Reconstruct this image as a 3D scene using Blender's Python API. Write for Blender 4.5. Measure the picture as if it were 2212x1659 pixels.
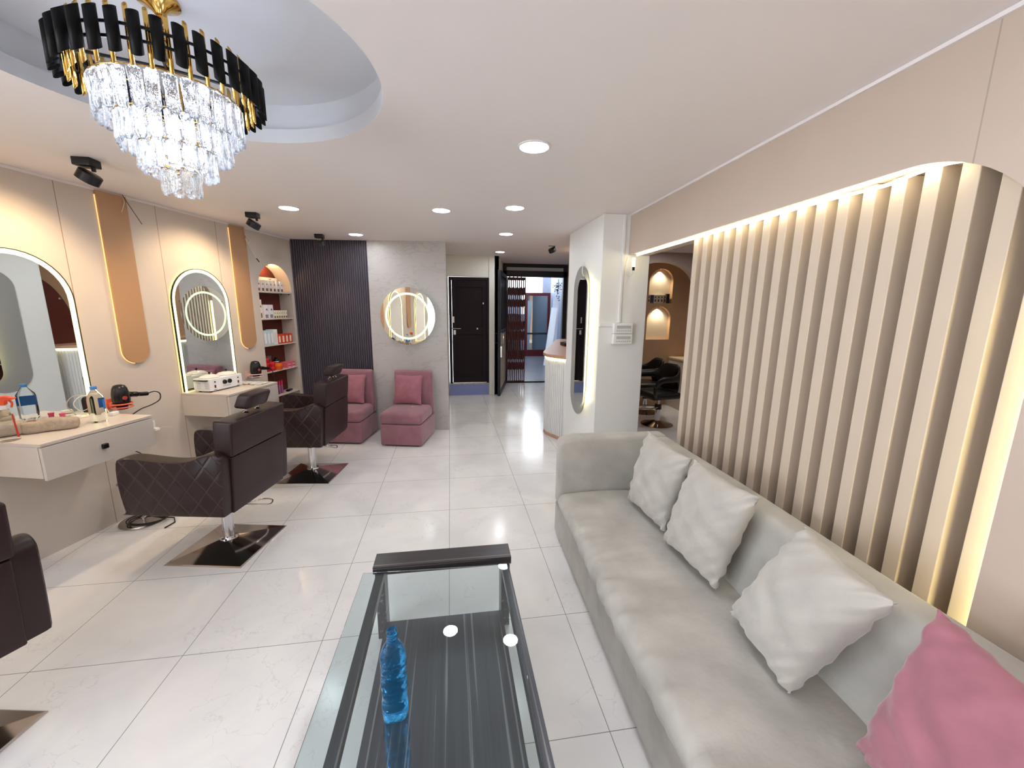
import bpy, bmesh, math, random
from mathutils import Vector, Matrix
from math import sin, cos, pi, radians, sqrt, atan2
random.seed(7)
for _o in list(bpy.data.objects): bpy.data.objects.remove(_o)
scn = bpy.context.scene
COL = scn.collection

# ------------------------------------------------------------------ camera
def make_camera():
    yaw, p, r = 0.1528, -0.18715, 0.00951
    F = Vector((sin(yaw)*cos(p), cos(yaw)*cos(p), sin(p)))
    rt = Vector((cos(yaw), -sin(yaw), 0)); up = rt.cross(F)
    rt2 = rt*cos(r) + up*sin(r); up2 = up*cos(r) - rt*sin(r)
    m = Matrix((rt2, up2, -F)).transposed().to_4x4()
    m.translation = Vector((0, 0, 1.6))
    cd = bpy.data.cameras.new('camera'); cd.sensor_fit = 'HORIZONTAL'; cd.sensor_width = 36
    cd.lens = 867.0/2212*36; cd.clip_start = 0.05; cd.clip_end = 200
    o = bpy.data.objects.new('camera', cd); COL.objects.link(o); o.matrix_world = m
    scn.camera = o
make_camera()

# ------------------------------------------------------------------ world, exposure
vs = scn.view_settings
vs.view_transform = 'Standard'; vs.look = 'None'; vs.gamma = 1; vs.use_curve_mapping = False
vs.exposure = 1.28
w = bpy.data.worlds.new('world'); scn.world = w; w.use_nodes = True
w.node_tree.nodes['Background'].inputs[0].default_value = (0.88, 0.94, 1.0, 1)
w.node_tree.nodes['Background'].inputs[1].default_value = 3.7
DOWN = 36.0     # emission of the recessed downlights
LED = 5.0       # emission of led strips
SPOT = 9.0     # ceiling spot lamps (W)

# ------------------------------------------------------------------ materials
def lin(c):
    return tuple(((v/255)/12.92 if v/255 <= 0.04045 else (((v/255)+0.055)/1.055)**2.4) for v in c)
_m = {}
def M(name, rgb=None, rough=0.5, metal=0.0, spec=0.5, nz=0.0, nscale=8.0, bump=0.0, bscale=60.0,
      sheen=0.0, trans=0.0, ior=1.45, emit=0.0, coat=0.0, stretch=None, rgb2=None):
    if name in _m: return _m[name]
    m = bpy.data.materials.new(name); m.use_nodes = True
    nt = m.node_tree; N = nt.nodes; L = nt.links; b = N['Principled BSDF']
    c = (*lin(rgb), 1)
    b.inputs['Base Color'].default_value = c
    b.inputs['Roughness'].default_value = rough; b.inputs['Metallic'].default_value = metal
    b.inputs['Specular IOR Level'].default_value = spec; b.inputs['IOR'].default_value = ior
    b.inputs['Sheen Weight'].default_value = sheen; b.inputs['Sheen Roughness'].default_value = 0.4
    b.inputs['Transmission Weight'].default_value = trans; b.inputs['Coat Weight'].default_value = coat
    if emit:
        b.inputs['Emission Color'].default_value = c; b.inputs['Emission Strength'].default_value = emit
    if nz or bump or rgb2:
        tc = N.new('ShaderNodeTexCoord'); mp = N.new('ShaderNodeMapping'); L.new(tc.outputs['Object'], mp.inputs[0])
        if stretch: mp.inputs['Scale'].default_value = stretch
    if nz or rgb2:
        n = N.new('ShaderNodeTexNoise'); n.inputs['Scale'].default_value = nscale; n.inputs['Detail'].default_value = 5
        L.new(mp.outputs[0], n.inputs['Vector'])
        r = N.new('ShaderNodeValToRGB'); L.new(n.outputs['Fac'], r.inputs[0])
        r.color_ramp.elements[0].position = 0.3; r.color_ramp.elements[1].position = 0.7
        if rgb2: c1, c2 = c, (*lin(rgb2), 1)
        else:
            c1 = tuple(v*(1-nz) for v in c[:3])+(1,); c2 = tuple(min(1, v*(1+nz)) for v in c[:3])+(1,)
        r.color_ramp.elements[0].color = c1; r.color_ramp.elements[1].color = c2
        L.new(r.outputs[0], b.inputs['Base Color'])
    if bump:
        n2 = N.new('ShaderNodeTexNoise'); n2.inputs['Scale'].default_value = bscale; n2.inputs['Detail'].default_value = 4
        L.new(mp.outputs[0], n2.inputs['Vector'])
        bp = N.new('ShaderNodeBump'); bp.inputs['Strength'].default_value = bump; bp.inputs['Distance'].default_value = 0.01
        L.new(n2.outputs['Fac'], bp.inputs['Height']); L.new(bp.outputs[0], b.inputs['Normal'])
    _m[name] = m; return m

def math_node(N, L, op, a, b=None):
    n = N.new('ShaderNodeMath'); n.operation = op
    for i, v in enumerate((a, b)):
        if v is None: continue
        if isinstance(v, (int, float)): n.inputs[i].default_value = v
        else: L.new(v, n.inputs[i])
    return n.outputs[0]

def tile_material():
    m = M('floor_tile', (226, 223, 218), rough=0.16, spec=0.5)
    nt = m.node_tree; N = nt.nodes; L = nt.links; b = N['Principled BSDF']
    tc = N.new('ShaderNodeTexCoord'); sp = N.new('ShaderNodeSeparateXYZ'); L.new(tc.outputs['Object'], sp.inputs[0])
    def line(o, off, pitch):
        v = math_node(N, L, 'DIVIDE', math_node(N, L, 'SUBTRACT', o, off), pitch)
        v = math_node(N, L, 'FRACT', math_node(N, L, 'ADD', v, 100.5))
        v = math_node(N, L, 'ABSOLUTE', math_node(N, L, 'SUBTRACT', v, 0.5))
        return math_node(N, L, 'LESS_THAN', v, 0.0026)
    ln = math_node(N, L, 'MAXIMUM', line(sp.outputs[0], -0.033, 0.6115), line(sp.outputs[1], 1.806, 0.609))
    n = N.new('ShaderNodeTexNoise'); n.inputs['Scale'].default_value = 2.2; n.inputs['Detail'].default_value = 8; n.inputs['Distortion'].default_value = 0.8
    L.new(tc.outputs['Object'], n.inputs['Vector'])
    r = N.new('ShaderNodeValToRGB'); L.new(n.outputs['Fac'], r.inputs[0])
    r.color_ramp.elements[0].position = 0.3; r.color_ramp.elements[0].color = (*lin((226, 225, 224)), 1)
    r.color_ramp.elements[1].position = 0.65; r.color_ramp.elements[1].color = (*lin((241, 239, 236)), 1)
    # hair-thin natural veins of the stone
    vo = N.new('ShaderNodeTexVoronoi'); vo.feature = 'DISTANCE_TO_EDGE'; vo.inputs['Scale'].default_value = 5.5
    wn = N.new('ShaderNodeTexNoise'); wn.inputs['Scale'].default_value = 7; wn.inputs['Detail'].default_value = 6
    L.new(tc.outputs['Object'], wn.inputs['Vector'])
    vm = N.new('ShaderNodeVectorMath'); vm.operation = 'SCALE'; vm.inputs['Scale'].default_value = 0.35; L.new(wn.outputs['Color'], vm.inputs[0])
    va = N.new('ShaderNodeVectorMath'); va.operation = 'ADD'; L.new(tc.outputs['Object'], va.inputs[0]); L.new(vm.outputs[0], va.inputs[1])
    L.new(va.outputs[0], vo.inputs['Vector'])
    mk = N.new('ShaderNodeTexNoise'); mk.inputs['Scale'].default_value = 1.7; L.new(tc.outputs['Object'], mk.inputs['Vector'])
    vein = math_node(N, L, 'MULTIPLY', math_node(N, L, 'LESS_THAN', vo.outputs['Distance'], 0.010), math_node(N, L, 'GREATER_THAN', mk.outputs['Fac'], 0.5))
    mv = N.new('ShaderNodeMix'); mv.data_type = 'RGBA'; L.new(math_node(N, L, 'MULTIPLY', vein, 0.22), mv.inputs[0]); L.new(r.outputs[0], mv.inputs[6]); mv.inputs[7].default_value = (*lin((176, 170, 162)), 1)
    mx = N.new('ShaderNodeMix'); mx.data_type = 'RGBA'; L.new(ln, mx.inputs[0]); L.new(mv.outputs[2], mx.inputs[6]); mx.inputs[7].default_value = (*lin((148, 145, 142)), 1)
    L.new(mx.outputs[2], b.inputs['Base Color'])
    return m

def seam_wall_material(name, rgb, axis, seams, dark=(150, 124, 104)):
    m = M(name, rgb, rough=0.55, nz=0.05, nscale=1.5, bump=0.04, bscale=90)
    nt = m.node_tree; N = nt.nodes; L = nt.links; b = N['Principled BSDF']
    tc = N.new('ShaderNodeTexCoord'); sp = N.new('ShaderNodeSeparateXYZ'); L.new(tc.outputs['Object'], sp.inputs[0])
    t = None
    for s in seams:
        v = math_node(N, L, 'LESS_THAN', math_node(N, L, 'ABSOLUTE', math_node(N, L, 'SUBTRACT', sp.outputs[axis], s)), 0.0022)
        t = v if t is None else math_node(N, L, 'MAXIMUM', t, v)
    old = b.inputs['Base Color'].links[0].from_socket
    mx = N.new('ShaderNodeMix'); mx.data_type = 'RGBA'; L.new(t, mx.inputs[0]); L.new(old, mx.inputs[6]); mx.inputs[7].default_value = (*lin(dark), 1)
    L.new(mx.outputs[2], b.inputs['Base Color'])
    return m

def quilt_material(name, rgb):
    """leather stitched in diamonds (pattern in the y-z plane of the arm)"""
    m = M(name, rgb, rough=0.42, spec=0.5)
    nt = m.node_tree; N = nt.nodes; L = nt.links; b = N['Principled BSDF']
    tc = N.new('ShaderNodeTexCoord'); sp = N.new('ShaderNodeSeparateXYZ'); L.new(tc.outputs['Object'], sp.inputs[0])
    hs = []; ls = []
    for sg in (1, -1):
        v = math_node(N, L, 'ADD', sp.outputs[1], math_node(N, L, 'MULTIPLY', sp.outputs[2], 0.78*sg))
        v = math_node(N, L, 'FRACT', math_node(N, L, 'ADD', math_node(N, L, 'DIVIDE', v, 0.118), 50.2))
        v = math_node(N, L, 'ABSOLUTE', math_node(N, L, 'SUBTRACT', v, 0.5))
        hs.append(math_node(N, L, 'MINIMUM', v, 0.12)); ls.append(math_node(N, L, 'LESS_THAN', v, 0.013))
    sn = N.new('ShaderNodeSeparateXYZ'); L.new(tc.outputs['Normal'], sn.inputs[0])
    side = math_node(N, L, 'GREATER_THAN', math_node(N, L, 'ABSOLUTE', sn.outputs[0]), 0.55)
    h = math_node(N, L, 'MULTIPLY', math_node(N, L, 'MINIMUM', hs[0], hs[1]), side); th = math_node(N, L, 'MULTIPLY', math_node(N, L, 'MAXIMUM', ls[0], ls[1]), side)
    bp = N.new('ShaderNodeBump'); bp.inputs['Strength'].default_value = 0.45; bp.inputs['Distance'].default_value = 0.04
    L.new(h, bp.inputs['Height']); L.new(bp.outputs[0], b.inputs['Normal'])
    mx = N.new('ShaderNodeMix'); mx.data_type = 'RGBA'; L.new(th, mx.inputs[0]); mx.inputs[6].default_value = (*lin(rgb), 1); mx.inputs[7].default_value = (*lin((84, 64, 60)), 1)
    L.new(mx.outputs[2], b.inputs['Base Color'])
    return m

def marble_material(name, base, vein):
    m = M(name, base, rough=0.35, nz=0.06, nscale=2)
    nt = m.node_tree; N = nt.nodes; L = nt.links; b = N['Principled BSDF']
    tc = N.new('ShaderNodeTexCoord'); mp = N.new('ShaderNodeMapping'); mp.inputs['Rotation'].default_value = (0, 0.5, 0); mp.inputs['Scale'].default_value = (1.0, 1, 2.6)
    L.new(tc.outputs['Object'], mp.inputs[0])
    n = N.new('ShaderNodeTexNoise'); n.inputs['Scale'].default_value = 2.6; n.inputs['Detail'].default_value = 9; n.inputs['Distortion'].default_value = 1.2
    L.new(mp.outputs[0], n.inputs['Vector'])
    v = math_node(N, L, 'ABSOLUTE', math_node(N, L, 'SUBTRACT', n.outputs['Fac'], 0.5))
    r = N.new('ShaderNodeValToRGB'); L.new(v, r.inputs[0]); r.color_ramp.elements[0].color = (1, 1, 1, 1); r.color_ramp.elements[1].color = (0, 0, 0, 1); r.color_ramp.elements[1].position = 0.02
    old = b.inputs['Base Color'].links[0].from_socket
    mx = N.new('ShaderNodeMix'); mx.data_type = 'RGBA'; L.new(math_node(N, L, 'MULTIPLY', r.outputs[0], 0.35), mx.inputs[0]); L.new(old, mx.inputs[6]); mx.inputs[7].default_value = (*lin(vein), 1)
    L.new(mx.outputs[2], b.inputs['Base Color'])
    return m

def grain_material(name, c1, c2, axis, scale=40, rough=0.3):
    """wood laminate with fine stripes; axis = the stripe direction"""
    st = [scale, scale, scale]; st[axis] = 0.6
    m = M(name, c1, rough=rough)
    nt = m.node_tree; N = nt.nodes; L = nt.links; b = N['Principled BSDF']
    tc = N.new('ShaderNodeTexCoord'); mp = N.new('ShaderNodeMapping'); mp.inputs['Scale'].default_value = st; L.new(tc.outputs['Object'], mp.inputs[0])
    n = N.new('ShaderNodeTexNoise'); n.inputs['Scale'].default_value = 1.0; n.inputs['Detail'].default_value = 3; L.new(mp.outputs[0], n.inputs['Vector'])
    r = N.new('ShaderNodeValToRGB'); L.new(n.outputs['Fac'], r.inputs[0])
    e = r.color_ramp.elements; e[0].position = 0.35; e[0].color = (*lin(c1), 1); e[1].position = 0.60; e[1].color = (*lin(tuple(a*0.8+b_*0.2 for a, b_ in zip(c1, c2))), 1)
    x = e.new(0.655); x.color = (*lin(c2), 1)
    L.new(r.outputs[0], b.inputs['Base Color']); return m

WHITE = (1.0, 1.0, 1.0)
m_floor = tile_material()
m_ceil = M('ceiling_paint', (238, 231, 231), rough=0.6, nz=0.01, nscale=2)
m_tray = M('tray_paint', (224, 226, 232), rough=0.5)
m_cream = M('cream_paint', (232, 231, 222), rough=0.45, nz=0.015, nscale=1.2)
m_wallL = seam_wall_material('left_panel_paint', (211, 200, 190), 0, (-2.77, -2.17, -1.53, -0.87, -0.21, 0.434, 1.10, 1.678))
m_wallR = seam_wall_material('right_panel_paint', (198, 181, 167), 0, (1.03,), (172, 156, 142))
m_beige = M('beige_paint', (192, 156, 122), rough=0.55, nz=0.02)
m_slat = M('slat_paint', (205, 189, 171), rough=0.42, nz=0.02, nscale=3)
m_marble = marble_material('grey_marble_panel', (190, 186, 184), (146, 142, 138))
m_navy = M('charcoal_fluted', (74, 68, 80), rough=0.45)
m_maroon = M('maroon_back', (98, 38, 28), rough=0.5, nz=0.08, nscale=3)
m_tan = M('tan_panel', (184, 144, 108), rough=0.45, nz=0.03, nscale=3)
m_desk = M('desk_laminate', (214, 204, 194), rough=0.35, nz=0.01)
m_mirror = M('mirror_glass', (232, 236, 234), rough=0.0, metal=1.0)
m_black = M('black_metal', (22, 22, 25), rough=0.35, spec=0.5)
m_blackplastic = M('black_plastic', (18, 18, 20), rough=0.25)
m_whiteplastic = M('white_plastic', (236, 236, 236), rough=0.3)
m_chrome = M('chrome', (215, 215, 218), rough=0.06, metal=1.0)
m_darkchrome = M('dark_chrome', (205, 200, 196), rough=0.10, metal=1.0)
m_gold = M('gold_metal', (222, 178, 96), rough=0.14, metal=1.0)
m_leather = M('brown_leather', (44, 27, 27), rough=0.42, spec=0.4, bump=0.06, bscale=180, nz=0.06, nscale=6)
m_quilt = quilt_material('quilted_leather', (38, 20, 20))
m_sofa = M('grey_velvet', (174, 171, 164), rough=0.85, sheen=0.35, nz=0.15, nscale=5.5, bump=0.3, bscale=22)
m_cush = M('pale_velvet', (183, 179, 172), rough=0.85, sheen=0.4, nz=0.09, nscale=8, bump=0.3, bscale=26)
m_pink = M('pink_velvet', (154, 109, 119), rough=0.85, sheen=0.45, nz=0.14, nscale=7, bump=0.15, bscale=25)
m_pinkc = M('pink_velvet_cushion', (166, 108, 121), rough=0.85, sheen=0.45, nz=0.13, nscale=9, bump=0.15, bscale=25)
m_glass = M('clear_glass', (250, 255, 253), rough=0.0, trans=1.0, ior=1.45)
m_tglass = M('table_glass', (222, 238, 242), rough=0.0, trans=1.0, ior=1.62)
m_crystal = M('crystal', (250, 253, 255), rough=0.0, trans=1.0, ior=1.6, bump=1.0, bscale=75, stretch=(1, 1, 0.45))
m_water = M('clear_pet', (244, 250, 255), rough=0.02, trans=1.0, ior=1.09)
m_blue = M('blue_bottle', (70, 178, 245), rough=0.0, trans=0.97, ior=1.35, bump=0.5, bscale=45, stretch=(1, 1, 0.7))
m_bluecap = M('blue_cap', (70, 130, 205), rough=0.35)
m_woodX = grain_material('dark_grain_across', (44, 40, 42), (110, 100, 98), 0, 60)
m_woodY = grain_material('dark_grain_along', (58, 62, 72), (150, 150, 152), 1, 60)
m_counterwood = M('counter_wood', (186, 146, 118), rough=0.35, nz=0.05, nscale=5, stretch=(1, 6, 1))
m_flute = M('white_fluted', (226, 226, 224), rough=0.4)
m_doorb = M('dark_door', (30, 18, 24), rough=0.5, spec=0.25, nz=0.1, nscale=3)
m_steel = M('painted_steel', (30, 30, 36), rough=0.4)
m_red = M('gate_red', (76, 14, 20), rough=0.4)
m_redbright = M('door_red', (84, 12, 18), rough=0.35)
m_step = M('step_blue', (136, 146, 200), rough=0.4)
m_warm = M('led_warm', (255, 243, 184), emit=LED*0.8)
m_warmstrip = M('led_top_strip', (255, 246, 206), emit=LED*1.5)
m_mled = M('mirror_led', (252, 253, 182), emit=0.95)
m_ring = M('ring_led', (214, 236, 200), emit=0.42)
m_halo = M('halo_led', (255, 222, 150), emit=LED*0.9)
m_edge = M('edge_led', (255, 206, 134), emit=0.42)
m_cled = M('counter_led', (255, 246, 200), emit=2.4)
m_down = M('downlight_led', (247, 250, 255), emit=DOWN)
m_bulb = M('bulb_led', (205, 222, 255), emit=15.0)
m_cable = M('black_cable', (20, 20, 22), rough=0.4)
m_wcable = M('white_cable', (228, 222, 205), rough=0.4)
m_linen = M('linen', (176, 160, 142), rough=0.9, nz=0.12, nscale=60, bump=0.3, bscale=160)

# ------------------------------------------------------------------ mesh helpers
def B(): return bmesh.new()
def obj(name, bm, mat, parent=None, loc=(0, 0, 0), rot=(0, 0, 0), smooth=False, bevel=0.0, seg=2, label=None):
    me = bpy.data.meshes.new(name)
    bmesh.ops.recalc_face_normals(bm, faces=bm.faces[:]); bm.to_mesh(me); bm.free()
    me.materials.append(mat)
    if smooth:
        for p in me.polygons: p.use_smooth = True
        if smooth != 'all':
            me.set_sharp_from_angle(angle=radians(40))
    o = bpy.data.objects.new(name, me); COL.objects.link(o)
    o.location = loc; o.rotation_euler = rot
    if parent: o.parent = parent
    if bevel:
        md = o.modifiers.new('bevel', 'BEVEL'); md.width = bevel; md.segments = seg; md.limit_method = 'ANGLE'; md.angle_limit = radians(40)
    if label: o['label'] = label
    return o
def tag(o, label, cat, group=None, kind=None):
    o['label'] = label; o['category'] = cat
    if group: o['group'] = group
    if kind: o['kind'] = kind
    return o
def thing(name, label, cat, loc=(0, 0, 0), rz=0.0, group=None, kind=None):
    o = bpy.data.objects.new(name, None); COL.objects.link(o); o.location = loc; o.rotation_euler = (0, 0, rz)
    o.empty_display_size = 0.1
    return tag(o, label, cat, group, kind)
def struct(o, label, cat='wall'): return tag(o, label, cat, kind='structure')
def dup(root, loc=None, rz=None, label=None):
    r = root.copy(); COL.objects.link(r)
    if loc is not None: r.location = loc
    if rz is not None: r.rotation_euler = (0, 0, rz)
    if label: r['label'] = label
    for ch in list(root.children):
        c = ch.copy(); COL.objects.link(c); c.parent = r
        for g in list(ch.children):
            d = g.copy(); COL.objects.link(d); d.parent = c
    return r
def box(bm, x0, x1, y0, y1, z0, z1, mtx=None):
    vs_ = [Vector((x, y, z)) for x in (x0, x1) for y in (y0, y1) for z in (z0, z1)]
    if mtx: vs_ = [mtx @ v for v in vs_]
    v = [bm.verts.new(p) for p in vs_]
    for f in ((0, 1, 3, 2), (4, 6, 7, 5), (0, 4, 5, 1), (2, 3, 7, 6), (0, 2, 6, 4), (1, 5, 7, 3)):
        bm.faces.new([v[i] for i in f])
    return bm
def bx(*a): return box(B(), *a)
def prism(bm, pts, z0, z1, mtx=None):
    """extrude a 2-D outline (x, y) from z0 to z1"""
    mt = mtx or Matrix()
    a = [bm.verts.new(mt @ Vector((x, y, z0))) for x, y in pts]; b = [bm.verts.new(mt @ Vector((x, y, z1))) for x, y in pts]
    n = len(pts)
    for i in range(n): bm.faces.new((a[i], a[(i+1) % n], b[(i+1) % n], b[i]))
    bm.faces.new(a[::-1]); bm.faces.new(b); return bm
XZ = Matrix(((1, 0, 0, 0), (0, 0, 1, 0), (0, 1, 0, 0), (0, 0, 0, 1)))   # (x, z, y) outline in the x-z plane, depth along y
YZ = Matrix(((0, 0, 1, 0), (1, 0, 0, 0), (0, 1, 0, 0), (0, 0, 0, 1)))   # outline in the y-z plane, depth along x
def ringprism(bm, outer, inner, z0, z1, mtx=None):
    mt = mtx or Matrix(); n = len(outer)
    V = [[bm.verts.new(mt @ Vector((x, y, z))) for x, y in pts] for z in (z0, z1) for pts in (outer, inner)]
    oa, ia, ob, ib = V
    for i in range(n):
        j = (i+1) % n
        bm.faces.new((oa[i], oa[j], ob[j], ob[i])); bm.faces.new((ia[j], ia[i], ib[i], ib[j]))
        bm.faces.new((ob[i], ob[j], ib[j], ib[i])); bm.faces.new((oa[j], oa[i], ia[i], ia[j]))
    return bm
def lathe(bm, prof, n=24, mtx=None, cap=True, sx=1, sy=1):
    mt = mtx or Matrix(); rings = []
    for r, z in prof:
        rings.append([bm.verts.new(mt @ Vector((r*cos(2*pi*i/n)*sx, r*sin(2*pi*i/n)*sy, z))) for i in range(n)])
    for a, b in zip(rings[:-1], rings[1:]):
        for i in range(n): bm.faces.new((a[i], a[(i+1) % n], b[(i+1) % n], b[i]))
    if cap: bm.faces.new(rings[0][::-1]); bm.faces.new(rings[-1])
    return bm
def tube(bm, pts, r, n=8, close=False):
    P = [Vector(p) for p in pts]; rings = []
    up = Vector((0, 0, 1))
    prev = None
    for i, p in enumerate(P):
        a = P[i-1] if (i or close) else p; b = P[(i+1) % len(P)] if (i < len(P)-1 or close) else p
        t = (b-a).normalized()
        if prev is None:
            q = up if abs(t.dot(up)) < 0.9 else Vector((1, 0, 0))
            u = t.cross(q).normalized()
        else:
            u = (prev - t*prev.dot(t)).normalized()
        prev = u; v = t.cross(u)
        rr = r[i] if isinstance(r, (list, tuple)) else r
        rings.append([bm.verts.new(p + (u*cos(2*pi*k/n) + v*sin(2*pi*k/n))*rr) for k in range(n)])
    m = len(rings)
    for i in range(m if close else m-1):
        a, b = rings[i], rings[(i+1) % m]
        for k in range(n): bm.faces.new((a[k], a[(k+1) % n], b[(k+1) % n], b[k]))
    if not close: bm.faces.new(rings[0][::-1]); bm.faces.new(rings[-1])
    return bm
def spline(pts, n=8):
    P = [Vector(p) for p in pts]; out = []
    for i in range(len(P)-1):
        p0 = P[max(i-1, 0)]; p1 = P[i]; p2 = P[i+1]; p3 = P[min(i+2, len(P)-1)]
        for k in range(n):
            t = k/n
            out.append(0.5*((2*p1)+(p2-p0)*t+(2*p0-5*p1+4*p2-p3)*t*t+(3*p1-p0-3*p2+p3)*t**3))
    out.append(P[-1]); return out
def rbox(bm, x0, x1, y0, y1, z0, z1, r, n=(2, 2, 2), fn=None, mtx=None):
    """box with rounded edges and corners; fn moves points (softness, wrinkles)"""
    def axis(a, b, k):
        rr = min(r, (b-a)/2*0.999)
        s = [a, a+rr*0.29, a+rr*0.62, a+rr]; e = [b-rr, b-rr*0.62, b-rr*0.29, b]
        mid = [a+rr+(b-a-2*rr)*i/k for i in range(1, k)]
        return s+mid+e
    A = [axis(x0, x1, n[0]), axis(y0, y1, n[1]), axis(z0, z1, n[2])]
    lo = Vector((x0, y0, z0)); hi = Vector((x1, y1, z1))
    rr = [min(r, (hi[i]-lo[i])/2*0.999) for i in range(3)]; rm = min(rr)
    cache = {}
    S = [len(a)-1 for a in A]
    def vert(i, j, k):
        key = (i, j, k)
        if key in cache: return cache[key]
        p = Vector((A[0][i], A[1][j], A[2][k]))
        q = Vector([min(max(p[c], lo[c]+rm), hi[c]-rm) for c in range(3)])
        d = p-q
        if d.length > 1e-9: p = q + d.normalized()*rm if sum(abs(x) > 1e-9 for x in d) > 1 else q+d
        if fn: p = fn(p)
        if mtx: p = mtx @ p
        cache[key] = bm.verts.new(p); return cache[key]
    def face(*ks):
        try: bm.faces.new([vert(*k) for k in ks])
        except ValueError: pass
    for i in range(S[0]):
        for j in range(S[1]):
            face((i, j, 0), (i, j+1, 0), (i+1, j+1, 0), (i+1, j, 0)); face((i, j, S[2]), (i+1, j, S[2]), (i+1, j+1, S[2]), (i, j+1, S[2]))
    for i in range(S[0]):
        for k in range(S[2]):
            face((i, 0, k), (i+1, 0, k), (i+1, 0, k+1), (i, 0, k+1)); face((i, S[1], k), (i, S[1], k+1), (i+1, S[1], k+1), (i+1, S[1], k))
    for j in range(S[1]):
        for k in range(S[2]):
            face((0, j, k), (0, j, k+1), (0, j+1, k+1), (0, j+1, k)); face((S[0], j, k), (S[0], j+1, k), (S[0], j+1, k+1), (S[0], j, k+1))
    return bm
def pillow(bm, c, t=0.09, n=18, seed=1, nrm=None):
    """cushion from four corner points (tl, tr, br, bl), puffed on both sides"""
    c = [Vector(p) for p in c]
    N_ = nrm or ((c[1]-c[0]).cross(c[3]-c[0])).normalized()
    rnd = random.Random(seed); ph = [rnd.uniform(0, 6) for _ in range(8)]
    rows = {}
    for side in (0, 1):
        for i in range(n+1):
            for j in range(n+1):
                edge = i in (0, n) or j in (0, n)
                if side and edge: rows[(1, i, j)] = rows[(0, i, j)]; continue
                u = -cos(pi*i/n); v = -cos(pi*j/n)
                uu = u*(1-0.07*(1-v*v)); vv = v*(1-0.07*(1-u*u))
                a, b = (uu+1)/2, (vv+1)/2
                p = c[0]*(1-a)*(1-b)+c[1]*a*(1-b)+c[2]*a*b+c[3]*(1-a)*b
                h = t*((1-u**2)*(1-v**2))**0.42
                wr = 0.007*sin(7*u+5*v+ph[0])*(1-abs(u))*1.2+0.006*sin(11*v-6*u+ph[1])*(1-abs(v))+0.005*sin(19*(u+v)+ph[2])*abs(u*v)*2
                wr += 0.0026*sin(26*v+4*u+ph[3]+2*sin(5*u))*max(0, abs(u)-0.35)+0.0026*sin(24*u-5*v+ph[4]+2*sin(4*v))*max(0, abs(v)-0.45)
                if not edge: p = p + N_*((h+wr)*(1 if side == 0 else -1)) + Vector((0, 0, -0.01))*(1-v*v)*0
                rows[(side, i, j)] = bm.verts.new(p)
        for i in range(n):
            for j in range(n):
                q = [rows[(side, i, j)], rows[(side, i+1, j)], rows[(side, i+1, j+1)], rows[(side, i, j+1)]]
                if side: q = q[::-1]
                bm.faces.new(q)
    return bm
def arch(w, h, n=20, r=None):
    """arch outline (x, z): width w centred on 0, base z = 0, total height h, semicircular head"""
    r = w/2; zs = h-r
    pts = [(-w/2, 0), (w/2, 0)]
    pts += [(r*cos(pi*k/n), zs+r*sin(pi*k/n)) for k in range(n+1)]
    return pts
def pill(w, h, n=14):
    r = w/2
    return [(r*cos(pi*k/n), h-r+r*sin(pi*k/n)) for k in range(n+1)] + [(-r*cos(pi*k/n), r-r*sin(pi*k/n)) for k in range(n+1)]
def archwall(bm, x0, x1, z0, z1, holes, y0, y1):
    """slab in the x-z plane (thickness y0..y1) with arched openings (xl, xr, zb, zs)"""
    holes = sorted(holes); xs = x0
    def slab(a, b, c, d):
        if b-a > 1e-6 and d-c > 1e-6: box(bm, a, b, y0, y1, c, d)
    for xl, xr, zb, zs in holes:
        slab(xs, xl, z0, z1); slab(xl, xr, z0, zb)
        n = 20; r = (xr-xl)/2; cx = (xl+xr)/2
        for k in range(n):
            t0, t1 = pi-pi*k/n, pi-pi*(k+1)/n
            pts = [(cx+r*cos(t0), zs+r*sin(t0)), (cx+r*cos(t1), zs+r*sin(t1)), (cx+r*cos(t1), z1), (cx+r*cos(t0), z1)]
            prism(bm, pts, y0, y1, XZ)
        xs = xr
    slab(xs, x1, z0, z1)
    bmesh.ops.remove_doubles(bm, verts=bm.verts[:], dist=1e-5)
    return bm

CH = 2.39; CH2 = 2.50
# ------------------------------------------------------------------ frames of the two long walls
LA = Vector((-2.594, 2.738, 0)); LD = Vector((0.2536, 0.9673, 0)); LN = Vector((0.9673, -0.2536, 0)); LRZ = atan2(0.9673, 0.2536)
def LP(s, off, z): return LA + LD*s + LN*off + Vector((0, 0, z))     # along the left wall, out from it, up
RA = Vector((1.4566, 0, 0)); RD = Vector((0.02416, 0.99971, 0)); RRZ = atan2(0.99971, 0.02416)
def RP(t, y, z): return RA + RD*t + Vector((-0.99971, 0.02416, 0))*y + Vector((0, 0, z))
YB = -3.4
# ------------------------------------------------------------------ shell
struct(obj('floor', bx(-4.6, 5.2, YB-0.3, 8.5, -0.12, 0), m_floor), 'pale veined stone tile floor of the salon', 'floor')

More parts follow.
